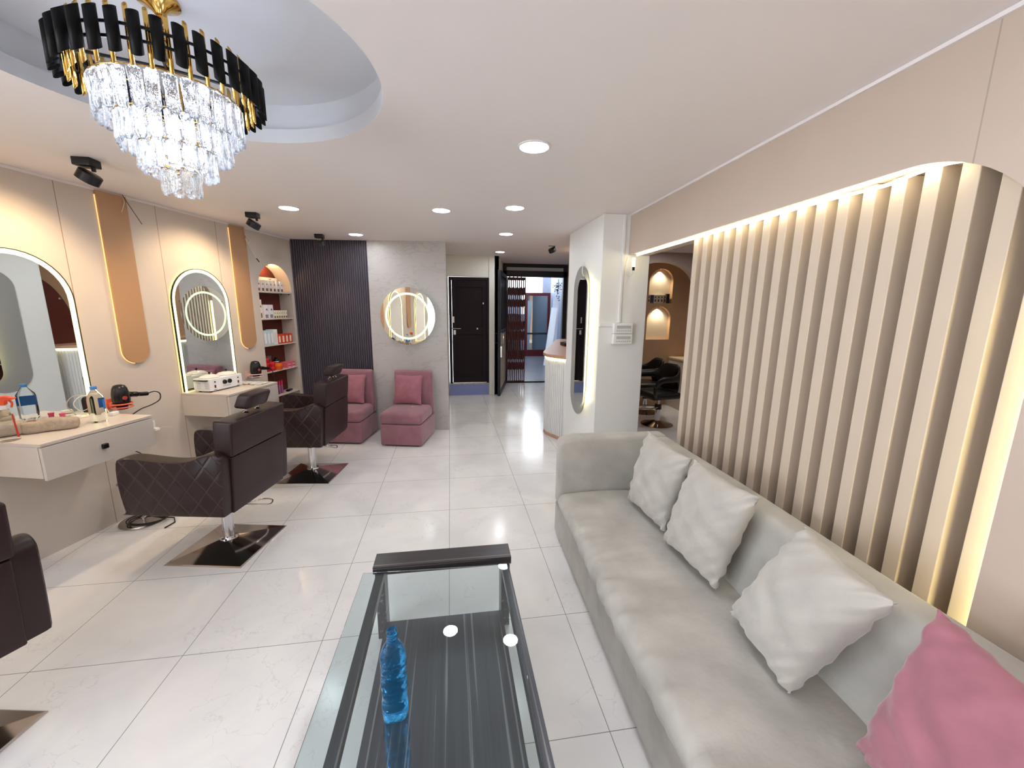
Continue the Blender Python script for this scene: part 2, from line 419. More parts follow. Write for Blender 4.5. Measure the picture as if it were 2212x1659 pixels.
def make_ceiling():
    bm = B(); cx, cy, R = -0.88, 1.67, 0.65; n = 72
    X0, X1, Y0, Y1 = -2.2, 0.6, 0.3, 3.2
    inner = []; outer = []
    for i in range(n):
        a = 2*pi*i/n; inner.append(bm.verts.new((cx+R*cos(a), cy+R*sin(a), CH)))
        dx, dy = cos(a), sin(a); t = 9
        for lim, c0, d in ((X1, cx, dx), (X0, cx, dx), (Y1, cy, dy), (Y0, cy, dy)):
            if abs(d) > 1e-9 and (lim-c0)/d > 0: t = min(t, (lim-c0)/d)
        outer.append(bm.verts.new((cx+dx*t, cy+dy*t, CH)))
    cor = {}
    for c0 in ((X1, Y1), (X0, Y1), (X0, Y0), (X1, Y0)): cor[c0] = bm.verts.new((c0[0], c0[1], CH))
    for i in range(n):
        j = (i+1) % n; q = [inner[i], inner[j], outer[j], outer[i]]
        a, b = outer[i].co, outer[j].co
        extra = None
        if abs(a.x-b.x) > 1e-6 and abs(a.y-b.y) > 1e-6:
            for c0, v in cor.items():
                if (abs(c0[0]-a.x) < 1e-6 or abs(c0[1]-a.y) < 1e-6) and (abs(c0[0]-b.x) < 1e-6 or abs(c0[1]-b.y) < 1e-6): extra = v
        if extra: q = [inner[i], inner[j], outer[j], extra, outer[i]]
        bm.faces.new(q)
    for x0, x1, y0, y1 in ((-4.6, -2.2, YB-.3, 5.25), (0.6, 5.2, YB-.3, 5.25), (-2.2, 0.6, YB-.3, 0.3), (-2.2, 0.6, 3.2, 5.25), (-4.6, -0.04, 5.25, 5.6)):
        bm.faces.new([bm.verts.new((x, y, CH)) for x, y in ((x0, y0), (x0, y1), (x1, y1), (x1, y0))])
    # hallway ceiling beyond, a little higher, with its riser
    bm.faces.new([bm.verts.new((x, y, CH2)) for x, y in ((-0.3, 5.25), (-0.3, 8.6), (2.6, 8.6), (2.6, 5.25))])
    bm.faces.new([bm.verts.new(p) for p in ((-0.3, 5.25, CH), (2.6, 5.25, CH), (2.6, 5.25, CH2), (-0.3, 5.25, CH2))])
    bm.faces.new([bm.verts.new((x, y, CH)) for x, y in ((2.15, 5.25), (2.15, 7), (5.2, 7), (5.2, 5.25))])
    struct(obj('ceiling', bm, m_ceil), 'smooth white painted ceiling with a round recess', 'ceiling')
    bm = B()
    lathe(bm, [(0.65, CH), (0.65, CH+0.062), (0.685, CH+0.064), (0.685, CH+0.182), (0.0001, CH+0.1825)], n=96, cap=False)
    o = obj('ceiling_recess', bm, m_tray, loc=(cx, cy, 0), smooth=True)
    struct(o, 'round stepped white ceiling recess above the crystal chandelier', 'ceiling recess')
make_ceiling()

# left wall with the arched shelf niche
bm = archwall(B(), -1.75, 2.86, 0, CH, [(2.16, 2.715, 0.06, 1.786)], 0, 0.165)
box(bm, -5.8, -1.75, 0, 0.165, 0, 0.5); box(bm, -5.8, -1.75, 0, 0.165, 2.3, CH); box(bm, -6.9, -5.8, 0, 0.165, 0, CH)
struct(obj('wall_left', bm, m_wallL, loc=LA, rot=(0, 0, LRZ)), 'greige panelled wall carrying the mirrors and dressing ledges')
# cornice line, rough plaster
bm = B(); box(bm, -6.3, 2.82, -0.008, 0.01, CH-0.018, CH-0.001)
struct(obj('trim_1', bm, m_ceil, loc=LA, rot=(0, 0, LRZ)), 'white plaster line between left wall and ceiling', 'trim')

# dark fluted back wall
def fluted(bm, x0, x1, z0, z1, pitch, depth, y=0):
    n = max(1, int(round((x1-x0)/pitch))); p = (x1-x0)/n; pts = []
    for i in range(n):
        a = x0+i*p
        pts += [(a, y), (a+p*0.22, y), (a+p*0.3, y-depth), (a+p*0.92, y-depth)]
    pts += [(x1, y), (x1, y+0.05), (x0, y+0.05)]
    return prism(bm, pts, z0, z1)
a, b = Vector((-1.92, 5.425, 0)), Vector((-0.975, 5.345, 0)); rz = atan2((b-a).y, (b-a).x)
struct(obj('wall_back', fluted(B(), 0, (b-a).length, 0, CH, 0.027, 0.014), m_navy, loc=a, rot=(0, 0, rz)), 'dark charcoal fluted panel wall in the back corner')
# grey marble pier
bm = prism(B(), [(-0.985, 5.315), (-0.04, 5.195), (-0.04, 5.72), (-0.985, 5.75)], 0, CH2)
struct(obj('wall_pier', bm, m_marble), 'grey marble clad pier carrying the round mirror')
bm = prism(B(), [(-0.3, 5.72), (-0.045, 5.72), (-0.045, 7.5), (-0.3, 7.5)], 0, CH2)
struct(obj('wall_passage', bm, m_cream), 'cream wall along the passage behind the marble pier')
# far wall with the dark door
yd = 7.37
bm = B()
box(bm, -0.3, -0.022, yd, yd+0.2, 0, CH2); box(bm, 0.70, 0.875, yd-0.03, yd+0.2, 0, CH2); box(bm, -0.022, 0.70, yd, yd+0.2, 2.14, CH2); box(bm, -0.022, 0.70, yd, yd+0.2, 0, 0.2)
struct(obj('wall_far', bm, m_cream), 'cream end wall around the dark closed door')
bm = prism(B(), [(0.875, 7.34), (1.10, 8.5), (1.10, 8.7), (0.80, 8.7), (0.80, 7.34)], 0, CH2)
struct(obj('wall_entry_side', bm, m_cream), 'cream wall behind the open steel door')
bm = prism(B(), [(2.47, 8.45), (2.47, 8.7), (2.75, 8.7), (2.75, 8.45)], 0, CH2)
struct(obj('wall_entry_edge', bm, M('rough_plaster', (120, 116, 110), rough=0.8, nz=0.4, nscale=14)), 'weathered plaster edge right of the entrance')

# door 1: dark panelled door above a blue step
d1 = thing('door_1', 'closed dark brown panelled door above the blue step', 'door', (0, yd, 0), kind='structure')
bm = B(); box(bm, -0.018, 0.035, -0.02, 0.1, 0.225, 2.13); box(bm, 0.655, 0.70, -0.02, 0.1, 0.225, 2.13); box(bm, 0.035, 0.655, -0.02, 0.1, 2.08, 2.13)
obj('door_frame', bm, m_doorb, d1, bevel=0.004)
bm = B(); box(bm, 0.037, 0.653, 0.012, 0.05, 0.235, 2.078)
for a in ((0.037, 0.11, 0.235, 2.078), (0.58, 0.653, 0.235, 2.078), (0.11, 0.58, 1.96, 2.078), (0.11, 0.58, 1.13, 1.25), (0.11, 0.58, 0.235, 0.34)):
    box(bm, a[0], a[1], -0.008, 0.013, a[2], a[3])
obj('door_leaf', bm, m_doorb, d1, bevel=0.003)
bm = B(); tube(bm, [(0.03, -0.03, 1.23), (0.19, -0.03, 1.225)], 0.008); box(bm, 0.06, 0.1, -0.045, -0.01, 1.12, 1.2); box(bm, 0.05, 0.075, -0.022, -0.008, 1.33, 1.44)
obj('door_bolt', bm, m_chrome, d1, label='metal slide bolt with padlock')
bm = B(); box(bm, 0.475, 0.5, -0.02, -0.006, 1.21, 1.24); box(bm, 0.585, 0.605, -0.02, -0.006, 1.66, 1.69)
obj('door_catch', bm, m_chrome, d1)
o = obj('entry_step', bx(-0.03, 0.69, yd-0.04, yd-0.001, 0, 0.205), m_step); tag(o, 'low blue painted step below the dark brown door', 'step')
o = obj('door_sill', bx(-0.02, 0.70, yd-0.045, yd+0.1, 0.206, 0.224), M('sill_stone', (176, 168, 150), rough=0.6, nz=0.2, nscale=20)); tag(o, 'thin worn stone sill between blue step and dark door', 'sill')

# door 2: steel door standing open
dv = Vector((1.155-0.86, 8.44-7.16)); dl = dv.length; drz = atan2(dv.y, dv.x)
d2 = thing('door_2', 'open black steel door with pale lower panel beside the entrance', 'door', (0.86, 7.16, 0), drz, kind='structure')
bm = B()
for a in ((0, 0.06, 0.012, 2.25), (dl-0.05, dl, 0.012, 2.25), (0.06, dl-0.05, 2.17, 2.25), (0.06, dl-0.05, 0.012, 0.09), (0.06, dl-0.05, 1.13, 1.2)):
    box(bm, a[0], a[1], -0.025, 0.025, a[2], a[3])
obj('door_frame', bm, m_steel, d2, bevel=0.003)
obj('lower_panel', bx(0.06, dl-0.05, -0.008, 0.012, 0.09, 1.13), M('door_ply', (168, 160, 146), rough=0.6, nz=0.12, nscale=5), d2, label='pale grey ply panel')
obj('upper_panel', bx(0.06, dl-0.05, 0.002, 0.014, 1.2, 1.86), M('door_sheet', (44, 44, 52), rough=0.3), d2)
bm = B()
for i in range(9): box(bm, 0.12+i*0.125, 0.15+i*0.125, -0.012, 0.0, 1.2, 2.17)
obj('grille', bm, m_steel, d2)
bm = B(); tube(bm, [(0.03, 0.03, 0.98), (0.03, 0.075, 0.98), (0.03, 0.075, 1.15), (0.03, 0.03, 1.15)], 0.009); obj('pull_handle', bm, m_steel, d2)
bm = B(); tube(bm, [(0.03, -0.03, 0.98), (0.03, -0.075, 0.98), (0.03, -0.075, 1.15), (0.03, -0.03, 1.15)], 0.009); box(bm, 0.015, 0.05, -0.05, -0.024, 0.72, 0.92); obj('lock', bm, m_chrome, d2)

# entrance frame, silver transom, red folding gate
e = thing('door_3', 'dark steel entrance frame with silver transom above the red gate', 'door frame', (0, 8.5, 0), kind='structure')
bm = B(); box(bm, 1.10, 2.47, -0.04, 0.06, 2.24, 2.36); box(bm, 1.10, 2.47, -0.05, 0.06, 2.43, 2.5); box(bm, 1.10, 1.17, -0.04, 0.06, 0, 2.5); box(bm, 2.38, 2.47, -0.04, 0.06, 0, 2.5); box(bm, 1.17, 2.38, -0.03, 0.04, 0.0, 0.03)
obj('frame_bars', bm, m_steel, e, bevel=0.004)
obj('transom_panel', bx(1.17, 2.38, 0.0, 0.02, 2.36, 2.43), M('silver_foil', (206, 212, 220), rough=0.4, bump=0.4, bscale=14), e, label='crumpled silver transom strip')
g = thing('folding_gate', 'dark red folding steel gate drawn to the left of the entrance', 'gate', (1.18, 8.42, 0))
bars = 10; gw = 0.385
for i in range(bars):
    x = 0.01+i*(gw-0.02)/(bars-1); obj('channel_bar', bx(x-0.011, x+0.011, -0.012, 0.012, 0.035, 2.225), m_red, g)
for (z0, z1) in ((0.03, 0.06), (0.30, 0.46), (0.52, 0.72), (0.93, 1.12), (1.16, 1.33), (1.62, 1.78), (1.86, 2.02), (2.16, 2.225)):
    k = bars-1; gb = B()
    for i in range(k):
        xa = 0.01+i*(gw-0.02)/k; xb = 0.01+(i+1)*(gw-0.02)/k; s = (z1-z0)*0.18*(1 if i % 2 else -1)
        prism(gb, [(xa, z0+s), (xb, z0-s), (xb, z1-s), (xa, z1+s)], 0.012, 0.018, XZ)
    bmesh.ops.remove_doubles(gb, verts=gb.verts[:], dist=1e-5)
    obj('lattice_band', gb, m_red, g)

# white pillar (right), its faces and the other room
struct(obj('wall_pillar', bx(1.30, 1.735, 3.43, 4.42, 0, CH), M('pillar_paint', (238, 238, 236), rough=0.35), bevel=0.004), 'white painted square pillar beside the reception counter', 'pillar')
bm = B(); box(bm, 1.735, 2.10, 4.32, 4.42, 0, CH); box(bm, 2.10, 2.175, 4.32, 6.30, 0, CH2); prism(bm, [(2.10, 6.3), (2.47, 8.5), (2.75, 8.5), (2.4, 6.3)], 0, CH2)
struct(obj('wall_reception', bm, m_beige), 'beige wall behind the reception counter')
bm = B()
pts = [(4.425, 1.0)] + [(4.58+0.42*cos(pi*k/40), 1.0+0.98*sin(pi*k/40)) for k in range(0, 28)]
pts = [p for p in pts if p[0] >= 4.425]
prism(bm, pts, 2.07, 2.099, YZ); struct(obj('trim_4', bm, m_maroon), 'dark red arched panel on the reception wall behind the counter', 'wall panel')

# right wall with the big round-cornered opening
def right_wall():
    bm = B(); t0, t1, zt, R = 0.81, 3.43, 2.06, 0.40
    box(bm, YB-0.2, t0, -0.19, 0, 0, CH)
    n = 16
    for k in range(n):
        a0, a1 = pi-pi/2*k/n, pi-pi/2*(k+1)/n
        p = [(t0+R+R*cos(a0), zt-R+R*sin(a0)), (t0+R+R*cos(a1), zt-R+R*sin(a1)), (t0+R+R*cos(a1), CH), (t0+R+R*cos(a0), CH)]
        prism(bm, p, -0.19, 0, XZ)
    box(bm, t0+R, t1, -0.19, 0, zt, CH)
    bmesh.ops.remove_doubles(bm, verts=bm.verts[:], dist=1e-5)
    struct(obj('wall_right', bm, m_wallR, loc=RA, rot=(0, 0, RRZ)), 'greige wall with the wide round-cornered slatted opening')
    bm = B(); box(bm, -1.5, 3.43, -0.002, 0.012, CH-0.014, CH-0.001)
    struct(obj('trim_2', bm, m_ceil, loc=RA, rot=(0, 0, RRZ)), 'white plaster line between right wall and ceiling', 'trim')
    bm = B(); box(bm, 0.6, 2.50, -0.21, -0.19, 0, 2.2)
    struct(obj('wall_slat_backing', bm, m_slat, loc=RA, rot=(0, 0, RRZ)), 'cream backing panel behind the tall slats')
    pr_ = None
    for i in range(17):
        far = 0.897+i*0.10225
        if pr_ is None:
            pr_ = obj('partition_slat', bx(-0.050, 0, -0.185, -0.062, 0.0, 2.058), m_slat, loc=RP(far, 0, 0), rot=(0, 0, RRZ), bevel=0.0025)
            tag(pr_, 'tall cream vertical slat of the lit partition, one in the row behind the sofa', 'slat', 'vertical slats of the lit partition'); o = pr_
        else:
            o = pr_.copy(); COL.objects.link(o); o.location = RP(far, 0, 0)
    return
right_wall()
def strip_path():
    P = [RP(3.36, -0.045, 2.05), RP(3.0, -0.045, 2.05), RP(2.2, -0.045, 2.05), RP(1.6, -0.045, 2.048), RP(1.35, -0.04, 2.038), RP(1.28, -0.032, 2.036), RP(1.2, -0.025, 2.044), RP(1.12, -0.02, 2.045), RP(1.06, -0.015, 2.036), RP(1.02, -0.012, 2.024)]
    return spline(P, 6)
o = obj('light_strip', tube(B(), strip_path(), 0.006, 6), m_warmstrip, smooth=True); tag(o, 'glowing warm led strip under the edge of the slatted opening', 'light strip')
bm = B(); box(bm, 0.8125, 0.818, -0.05, -0.02, 0.3, 1.70)
o = obj('light_strip', bm, m_warm, loc=RA, rot=(0, 0, RRZ)); tag(o, 'upright warm led strip inside the near edge of the slatted opening', 'light strip')

# other room beyond the opening
bm = archwall(B(), 2.25, 5.2, 0, CH, [(3.19, 3.60, 1.70, 2.04), (3.19, 3.60, 1.11, 1.445)], 6.25, 6.36) if False else B()
def niche_wall():
    bm = B(); xl, xr = 3.19, 3.60; r = (xr-xl)/2; cx = (xl+xr)/2
    box(bm, 2.25, xl, 6.25, 6.33, 0, CH); box(bm, xr, 5.2, 6.25, 6.33, 0, CH); box(bm, xl, xr, 6.25, 6.33, 0, 1.11)
    for zb, zs, zt in ((1.11, 1.445, 1.70), (1.70, 2.04, CH)):
        n = 20
        for k in range(n):
            a0, a1 = pi-pi*k/n, pi-pi*(k+1)/n
            prism(bm, [(cx+r*cos(a0), zs+r*sin(a0)), (cx+r*cos(a1), zs+r*sin(a1)), (cx+r*cos(a1), zt), (cx+r*cos(a0), zt)], 6.25, 6.33, XZ)
    box(bm, 2.25, 5.2, 6.33, 6.4, 0, CH)
    bmesh.ops.remove_doubles(bm, verts=bm.verts[:], dist=1e-5)
    return bm
struct(obj('wall_styling_room', niche_wall(), m_beige), 'beige wall with two small lit arched niches in the next room')
bm = B()
for zb, zs in ((1.111, 1.445), (1.7005, 2.04)):
    prism(bm, [(3.191, zb), (3.599, zb)]+[(3.395+0.204*cos(pi*k/24), zs+0.204*sin(pi*k/24)) for k in range(25)], 6.3285, 6.3299, XZ)
struct(obj('trim_5', bm, M('niche_cream', (238, 224, 200), rough=0.5)), 'cream linings at the back of the two lit niches', 'trim')
bm = B(); box(bm, 5.1, 5.2, YB, 6.4, 0, CH)
struct(obj('wall_outer_right', bm, m_beige), 'beige far side wall of the next room')
bm = B(); box(bm, 1.68, 5.1, 0.3, 0.4, 0, CH)
struct(obj('wall_outer_near', bm, m_beige), 'beige near wall of the next room')
# pale arch soffit across the next room
bm = archwall(B(), 2.25, 5.1, 1.2, CH, [(2.52, 3.30, 1.2, 1.86)], 5.35, 5.43)
bm2 = B(); n = 24
for k in range(n):
    a0, a1 = pi-pi*k/n, pi-pi*(k+1)/n; cx, zs, rx, rz_ = 3.0, 1.90, 0.52, 0.36
    prism(bm2, [(cx+rx*cos(a0), zs+rz_*sin(a0)), (cx+rx*cos(a1), zs+rz_*sin(a1)), (cx+rx*cos(a1), CH), (cx+rx*cos(a0), CH)], 5.5, 5.6, XZ)
box(bm2, 2.25, 2.48, 5.5, 5.6, 1.9, CH); box(bm2, 3.52, 5.1, 5.5, 5.6, 1.9, CH)
bm.free()
struct(obj('trim_3', bm2, M('soffit_paint', (176, 158, 150), rough=0.5)), 'arched pale soffit across the next room', 'trim')

# wall behind the viewer; window opening added in the left wall for ambient daylight
bm = B(); box(bm, -4.6, 1.5, YB-0.15, YB, 0, CH)
struct(obj('wall_front', bm, m_wallR), 'greige street-side wall behind the viewpoint')
w1 = thing('added_window_1', 'added unseen window opening letting daylight in, left wall behind the viewpoint', 'window', LA, LRZ, kind='structure')
bm = B()
for x in (-5.8, -4.8, -3.8, -2.8, -1.79): box(bm, x, x+0.04, 0.05, 0.11, 0.5, 2.3)
box(bm, -5.8, -1.75, 0.05, 0.11, 0.5, 0.54); box(bm, -5.8, -1.75, 0.05, 0.11, 2.26, 2.3)
obj('window_frame', bm, m_black, w1)

# ------------------------------------------------------------------ outside
m_outfl = M('outside_tile', (84, 88, 100), rough=0.3, nz=0.15, nscale=3)
m_outw = M('outside_wall', (128, 138, 160), rough=0.6, nz=0.05)
struct(obj('floor_outside', bx(0.4, 7.5, 8.56, 14.6, -0.14, -0.02), m_outfl), 'grey tiled floor outside the entrance', 'floor')
bm = B(); box(bm, 0.8, 2.46, 14.0, 14.1, -0.02, 2.15); box(bm, 3.20, 5.5, 14.0, 14.1, -0.02, 3.2); box(bm, 0.4, 0.6, 8.7, 14.1, -0.02, 3.2); box(bm, 5.5, 5.6, 8.7, 14.1, -0.02, 3.2); box(bm, 0.8, 5.5, 14.0, 14.1, -0.02, 1.4)
struct(obj('wall_outside', bm, m_outw), 'pale blue-grey walls of the lobby outside the entrance')
bm = B(); box(bm, 3.35, 3.6, 10.6, 13.4, -0.02, 3.2); box(bm, 3.0, 3.25, 9.6, 10.4, -0.02, 3.2)
struct(obj('wall_outside_right', bm, m_outw), 'stepped pale wall right of the lobby')
struct(obj('ceiling_outside', bx(0.4, 7.5, 8.7, 12.6, 3.2, 3.3), m_outw), 'grey ceiling over the lobby outside', 'ceiling')
rd = thing('glass_door', 'red framed glass door with a mid rail standing in the lobby outside', 'door', (2.49, 13.5, -0.02))
bm = B()
for a in ((0, 0.09, 0.0, 2.13), (0.78, 0.87, 0.0, 2.13), (0.09, 0.78, 2.03, 2.13), (0.09, 0.78, 0.0, 0.22)): box(bm, a[0], a[1], -0.03, 0.03, a[2], a[3])
obj('door_frame', bm, m_redbright, rd, bevel=0.004)
obj('mid_rail', bx(0.09, 0.78, -0.02, 0.02, 0.74, 0.80), m_steel, rd)
obj('glass_pane', bx(0.09, 0.78, -0.004, 0.004, 0.22, 2.03), M('grey_pane', (150, 160, 165), rough=0.02, metal=0.9), rd)
for i, (x, y, z, an) in enumerate(((2.72, 11.2, 1.65, 0.12), (2.95, 11.5, 1.9, 0.05))):
    bm = B(); box(bm, -0.09, 0.09, -0.015, 0.015, 0, z)
    o = obj('leaning_board', bm, M('board_white', (206, 214, 226), rough=0.35), loc=(x, y, -0.02), rot=(0, an, 0))
    tag(o, ('white board leaning near the red glass door outside', 'taller pale board leaning at the right of the lobby outside')[i], 'board')
# trailing plant at the top right of the entrance
pl_ = B(); rr = random.Random(3)
for i in range(90):
    c = Vector((2.40+rr.gauss(0, 0.05), 8.95+rr.gauss(0, 0.05), 2.16-abs(rr.gauss(0, 0.16)))); a = rr.uniform(0, 6.3); s = rr.uniform(0.015, 0.035)
    u = Vector((cos(a), sin(a), rr.uniform(-.6, .6)))*s; v = Vector((-sin(a), cos(a), rr.uniform(-.6, .6)))*s*0.6
    pl_.faces.new([pl_.verts.new(c+u), pl_.verts.new(c+v), pl_.verts.new(c-u), pl_.verts.new(c-v)])
hp = thing('hanging_plant', 'dark leafy plant hanging in the upper right corner of the entrance', 'plant', (0, 0, 0))
obj('foliage', pl_, M('leaf_dark', (30, 36, 34), rough=0.6), hp)
obj('stem', tube(B(), spline([(2.40, 8.95, 2.24), (2.41, 8.95, 2.1), (2.39, 8.96, 1.9)], 5), 0.006), M('stem_brown', (60, 44, 34)), hp)

# ------------------------------------------------------------------ ceiling fittings
def downlight(x, y, z, label, grp=None):
    global DLP
    t = thing('downlight', label, 'downlight', (x, y, z), 0, grp)
    obj('trim_ring', lathe(B(), [(0.070, 0), (0.083, 0), (0.083, -0.004), (0.072, -0.006), (0.070, -0.002)], 32, cap=False), m_whiteplastic, t, smooth=True)
    obj('diffuser', lathe(B(), [(0.0703, -0.0035), (0.0703, -0.001)], 32), m_down, t)
    return t
DL = downlight(0.43, 2.14, CH, 'round recessed downlight nearest the viewer, left of the sloping right wall', 'recessed ceiling downlights')
for x, y, z, lb in ((-0.055, 3.58, CH, 'recessed downlight in the middle of the ceiling, left of its pair'), (0.53, 3.38, CH, 'recessed downlight right of its pair in the middle of the ceiling'),
        (0.617, 4.54, CH, 'recessed downlight between the middle pair and the passage'), (0.83, 6.8, CH2, 'smallest recessed downlight, over the passage to the entrance'),
        (-1.29, 3.74, CH, 'recessed downlight near the left wall, right of the second black spotlight'), (-1.02, 4.91, CH, 'recessed downlight in front of the dark fluted wall'),
        (-1.36, 2.48, CH, 'recessed downlight half hidden behind the chandelier crystals'),
        (0.46, 1.0, CH, 'recessed downlight just above the frame'), (0.45, -0.4, CH, 'added unseen downlight behind the viewpoint, right'), (-0.9, -0.3, CH, 'added unseen downlight behind the viewpoint, middle'),
        (-2.2, 0.2, CH, 'added unseen downlight behind the viewpoint, left'), (0.4, -2.0, CH, 'added unseen downlight far behind the viewpoint, right'), (-1.6, -2.0, CH, 'added unseen downlight far behind the viewpoint, left')):  # those behind the viewpoint are unseen extras, added to light the room
    dup(DL, (x, y, z), 0, lb)
dup(DL, (3.2, 4.2, CH), 0, 'added hidden downlight in the next room')['label'] = 'added hidden downlight of the next room beyond the slats'  # this and the following two: hidden lamps added to brighten the next room
dup(DL, (2.75, 5.0, CH), 0, 'added hidden downlight above the black shell chairs in the next room')
dup(DL, (4.3, 3.4, CH), 0, 'added hidden downlight at the far side of the next room')
dup(DL, (1.98, 6.25, CH2), 0, 'added hidden downlight above the far end of the reception counter')  # this pair is out of sight behind the pillar, added to brighten passage and counter
dup(DL, (1.7, 5.6, CH2), 0, 'added hidden downlight over the reception counter')

def spot_fixture(x, y, z, aim, label, energy, color=(1, 0.72, 0.42), size=85):
    t = thing('ceiling_spotlight', label, 'spotlight', (x, y, z), 0, 'black swivel ceiling spotlights')
    d = (Vector(aim)-Vector((x, y, z-0.09))).normalized()
    q = d.to_track_quat('-Z', 'Y').to_matrix().to_4x4()
    obj('mount_box', rbox(B(), -0.045, 0.045, -0.04, 0.04, -0.042, -0.0005, 0.004), m_black, t, smooth=True)
    obj('swivel', tube(B(), [(0.03, 0, -0.03), (0.03, 0, -0.065)], 0.010), m_black, t)
    mt = Matrix.Translation((0.0, 0, -0.095)) @ q
    bm = lathe(B(), [(0.048, 0.0), (0.053, -0.004), (0.053, -0.05), (0.047, -0.052), (0.042, -0.044)], 28, Matrix.Translation((0.0, 0, -0.095)) @ q @ Matrix.Translation((0, 0, 0.026)))
    obj('lamp_head', bm, m_black, t, smooth=True)
    obj('lens', lathe(B(), [(0.041, -0.0), (0.041, -0.003)], 24, Matrix.Translation((0.0, 0, -0.095)) @ q @ Matrix.Translation((0, 0, -0.020))), M('spot_lens', (255, 224, 180), emit=4), t)
    ld = bpy.data.lights.new('spot', 'SPOT'); ld.energy = energy; ld.color = color; ld.spot_size = radians(size); ld.spot_blend = 0.7; ld.shadow_soft_size = 0.04
    lo = bpy.data.objects.new('spot_beam', ld); COL.objects.link(lo); lo.parent = t
    lo.matrix_local = Matrix.Translation((0, 0, -0.095)) @ Matrix.Translation(d*0.045) @ q
    return t
spot_fixture(-1.979, 2.746, CH, LP(0.05, 0.0, 1.45), 'black swivel spotlight nearest the viewer on the ceiling by the left wall', SPOT*1.5, size=120)
spot_fixture(-1.68, 4.0, CH, LP(1.36, 0.0, 1.45), 'black swivel spotlight on the ceiling between mirror and product niche', SPOT*1.3, size=120)
spot_fixture(-1.43, 5.0, CH, (-1.3, 5.35, 1.2), 'small black swivel spotlight before the dark fluted wall', SPOT*0.5, (1, 0.84, 0.7), 60)
spot_fixture(1.44, 5.75, CH2, (2.1, 6.2, 1.2), 'small black swivel spotlight above the reception counter', SPOT*0.5, (1, 0.8, 0.6), 70)

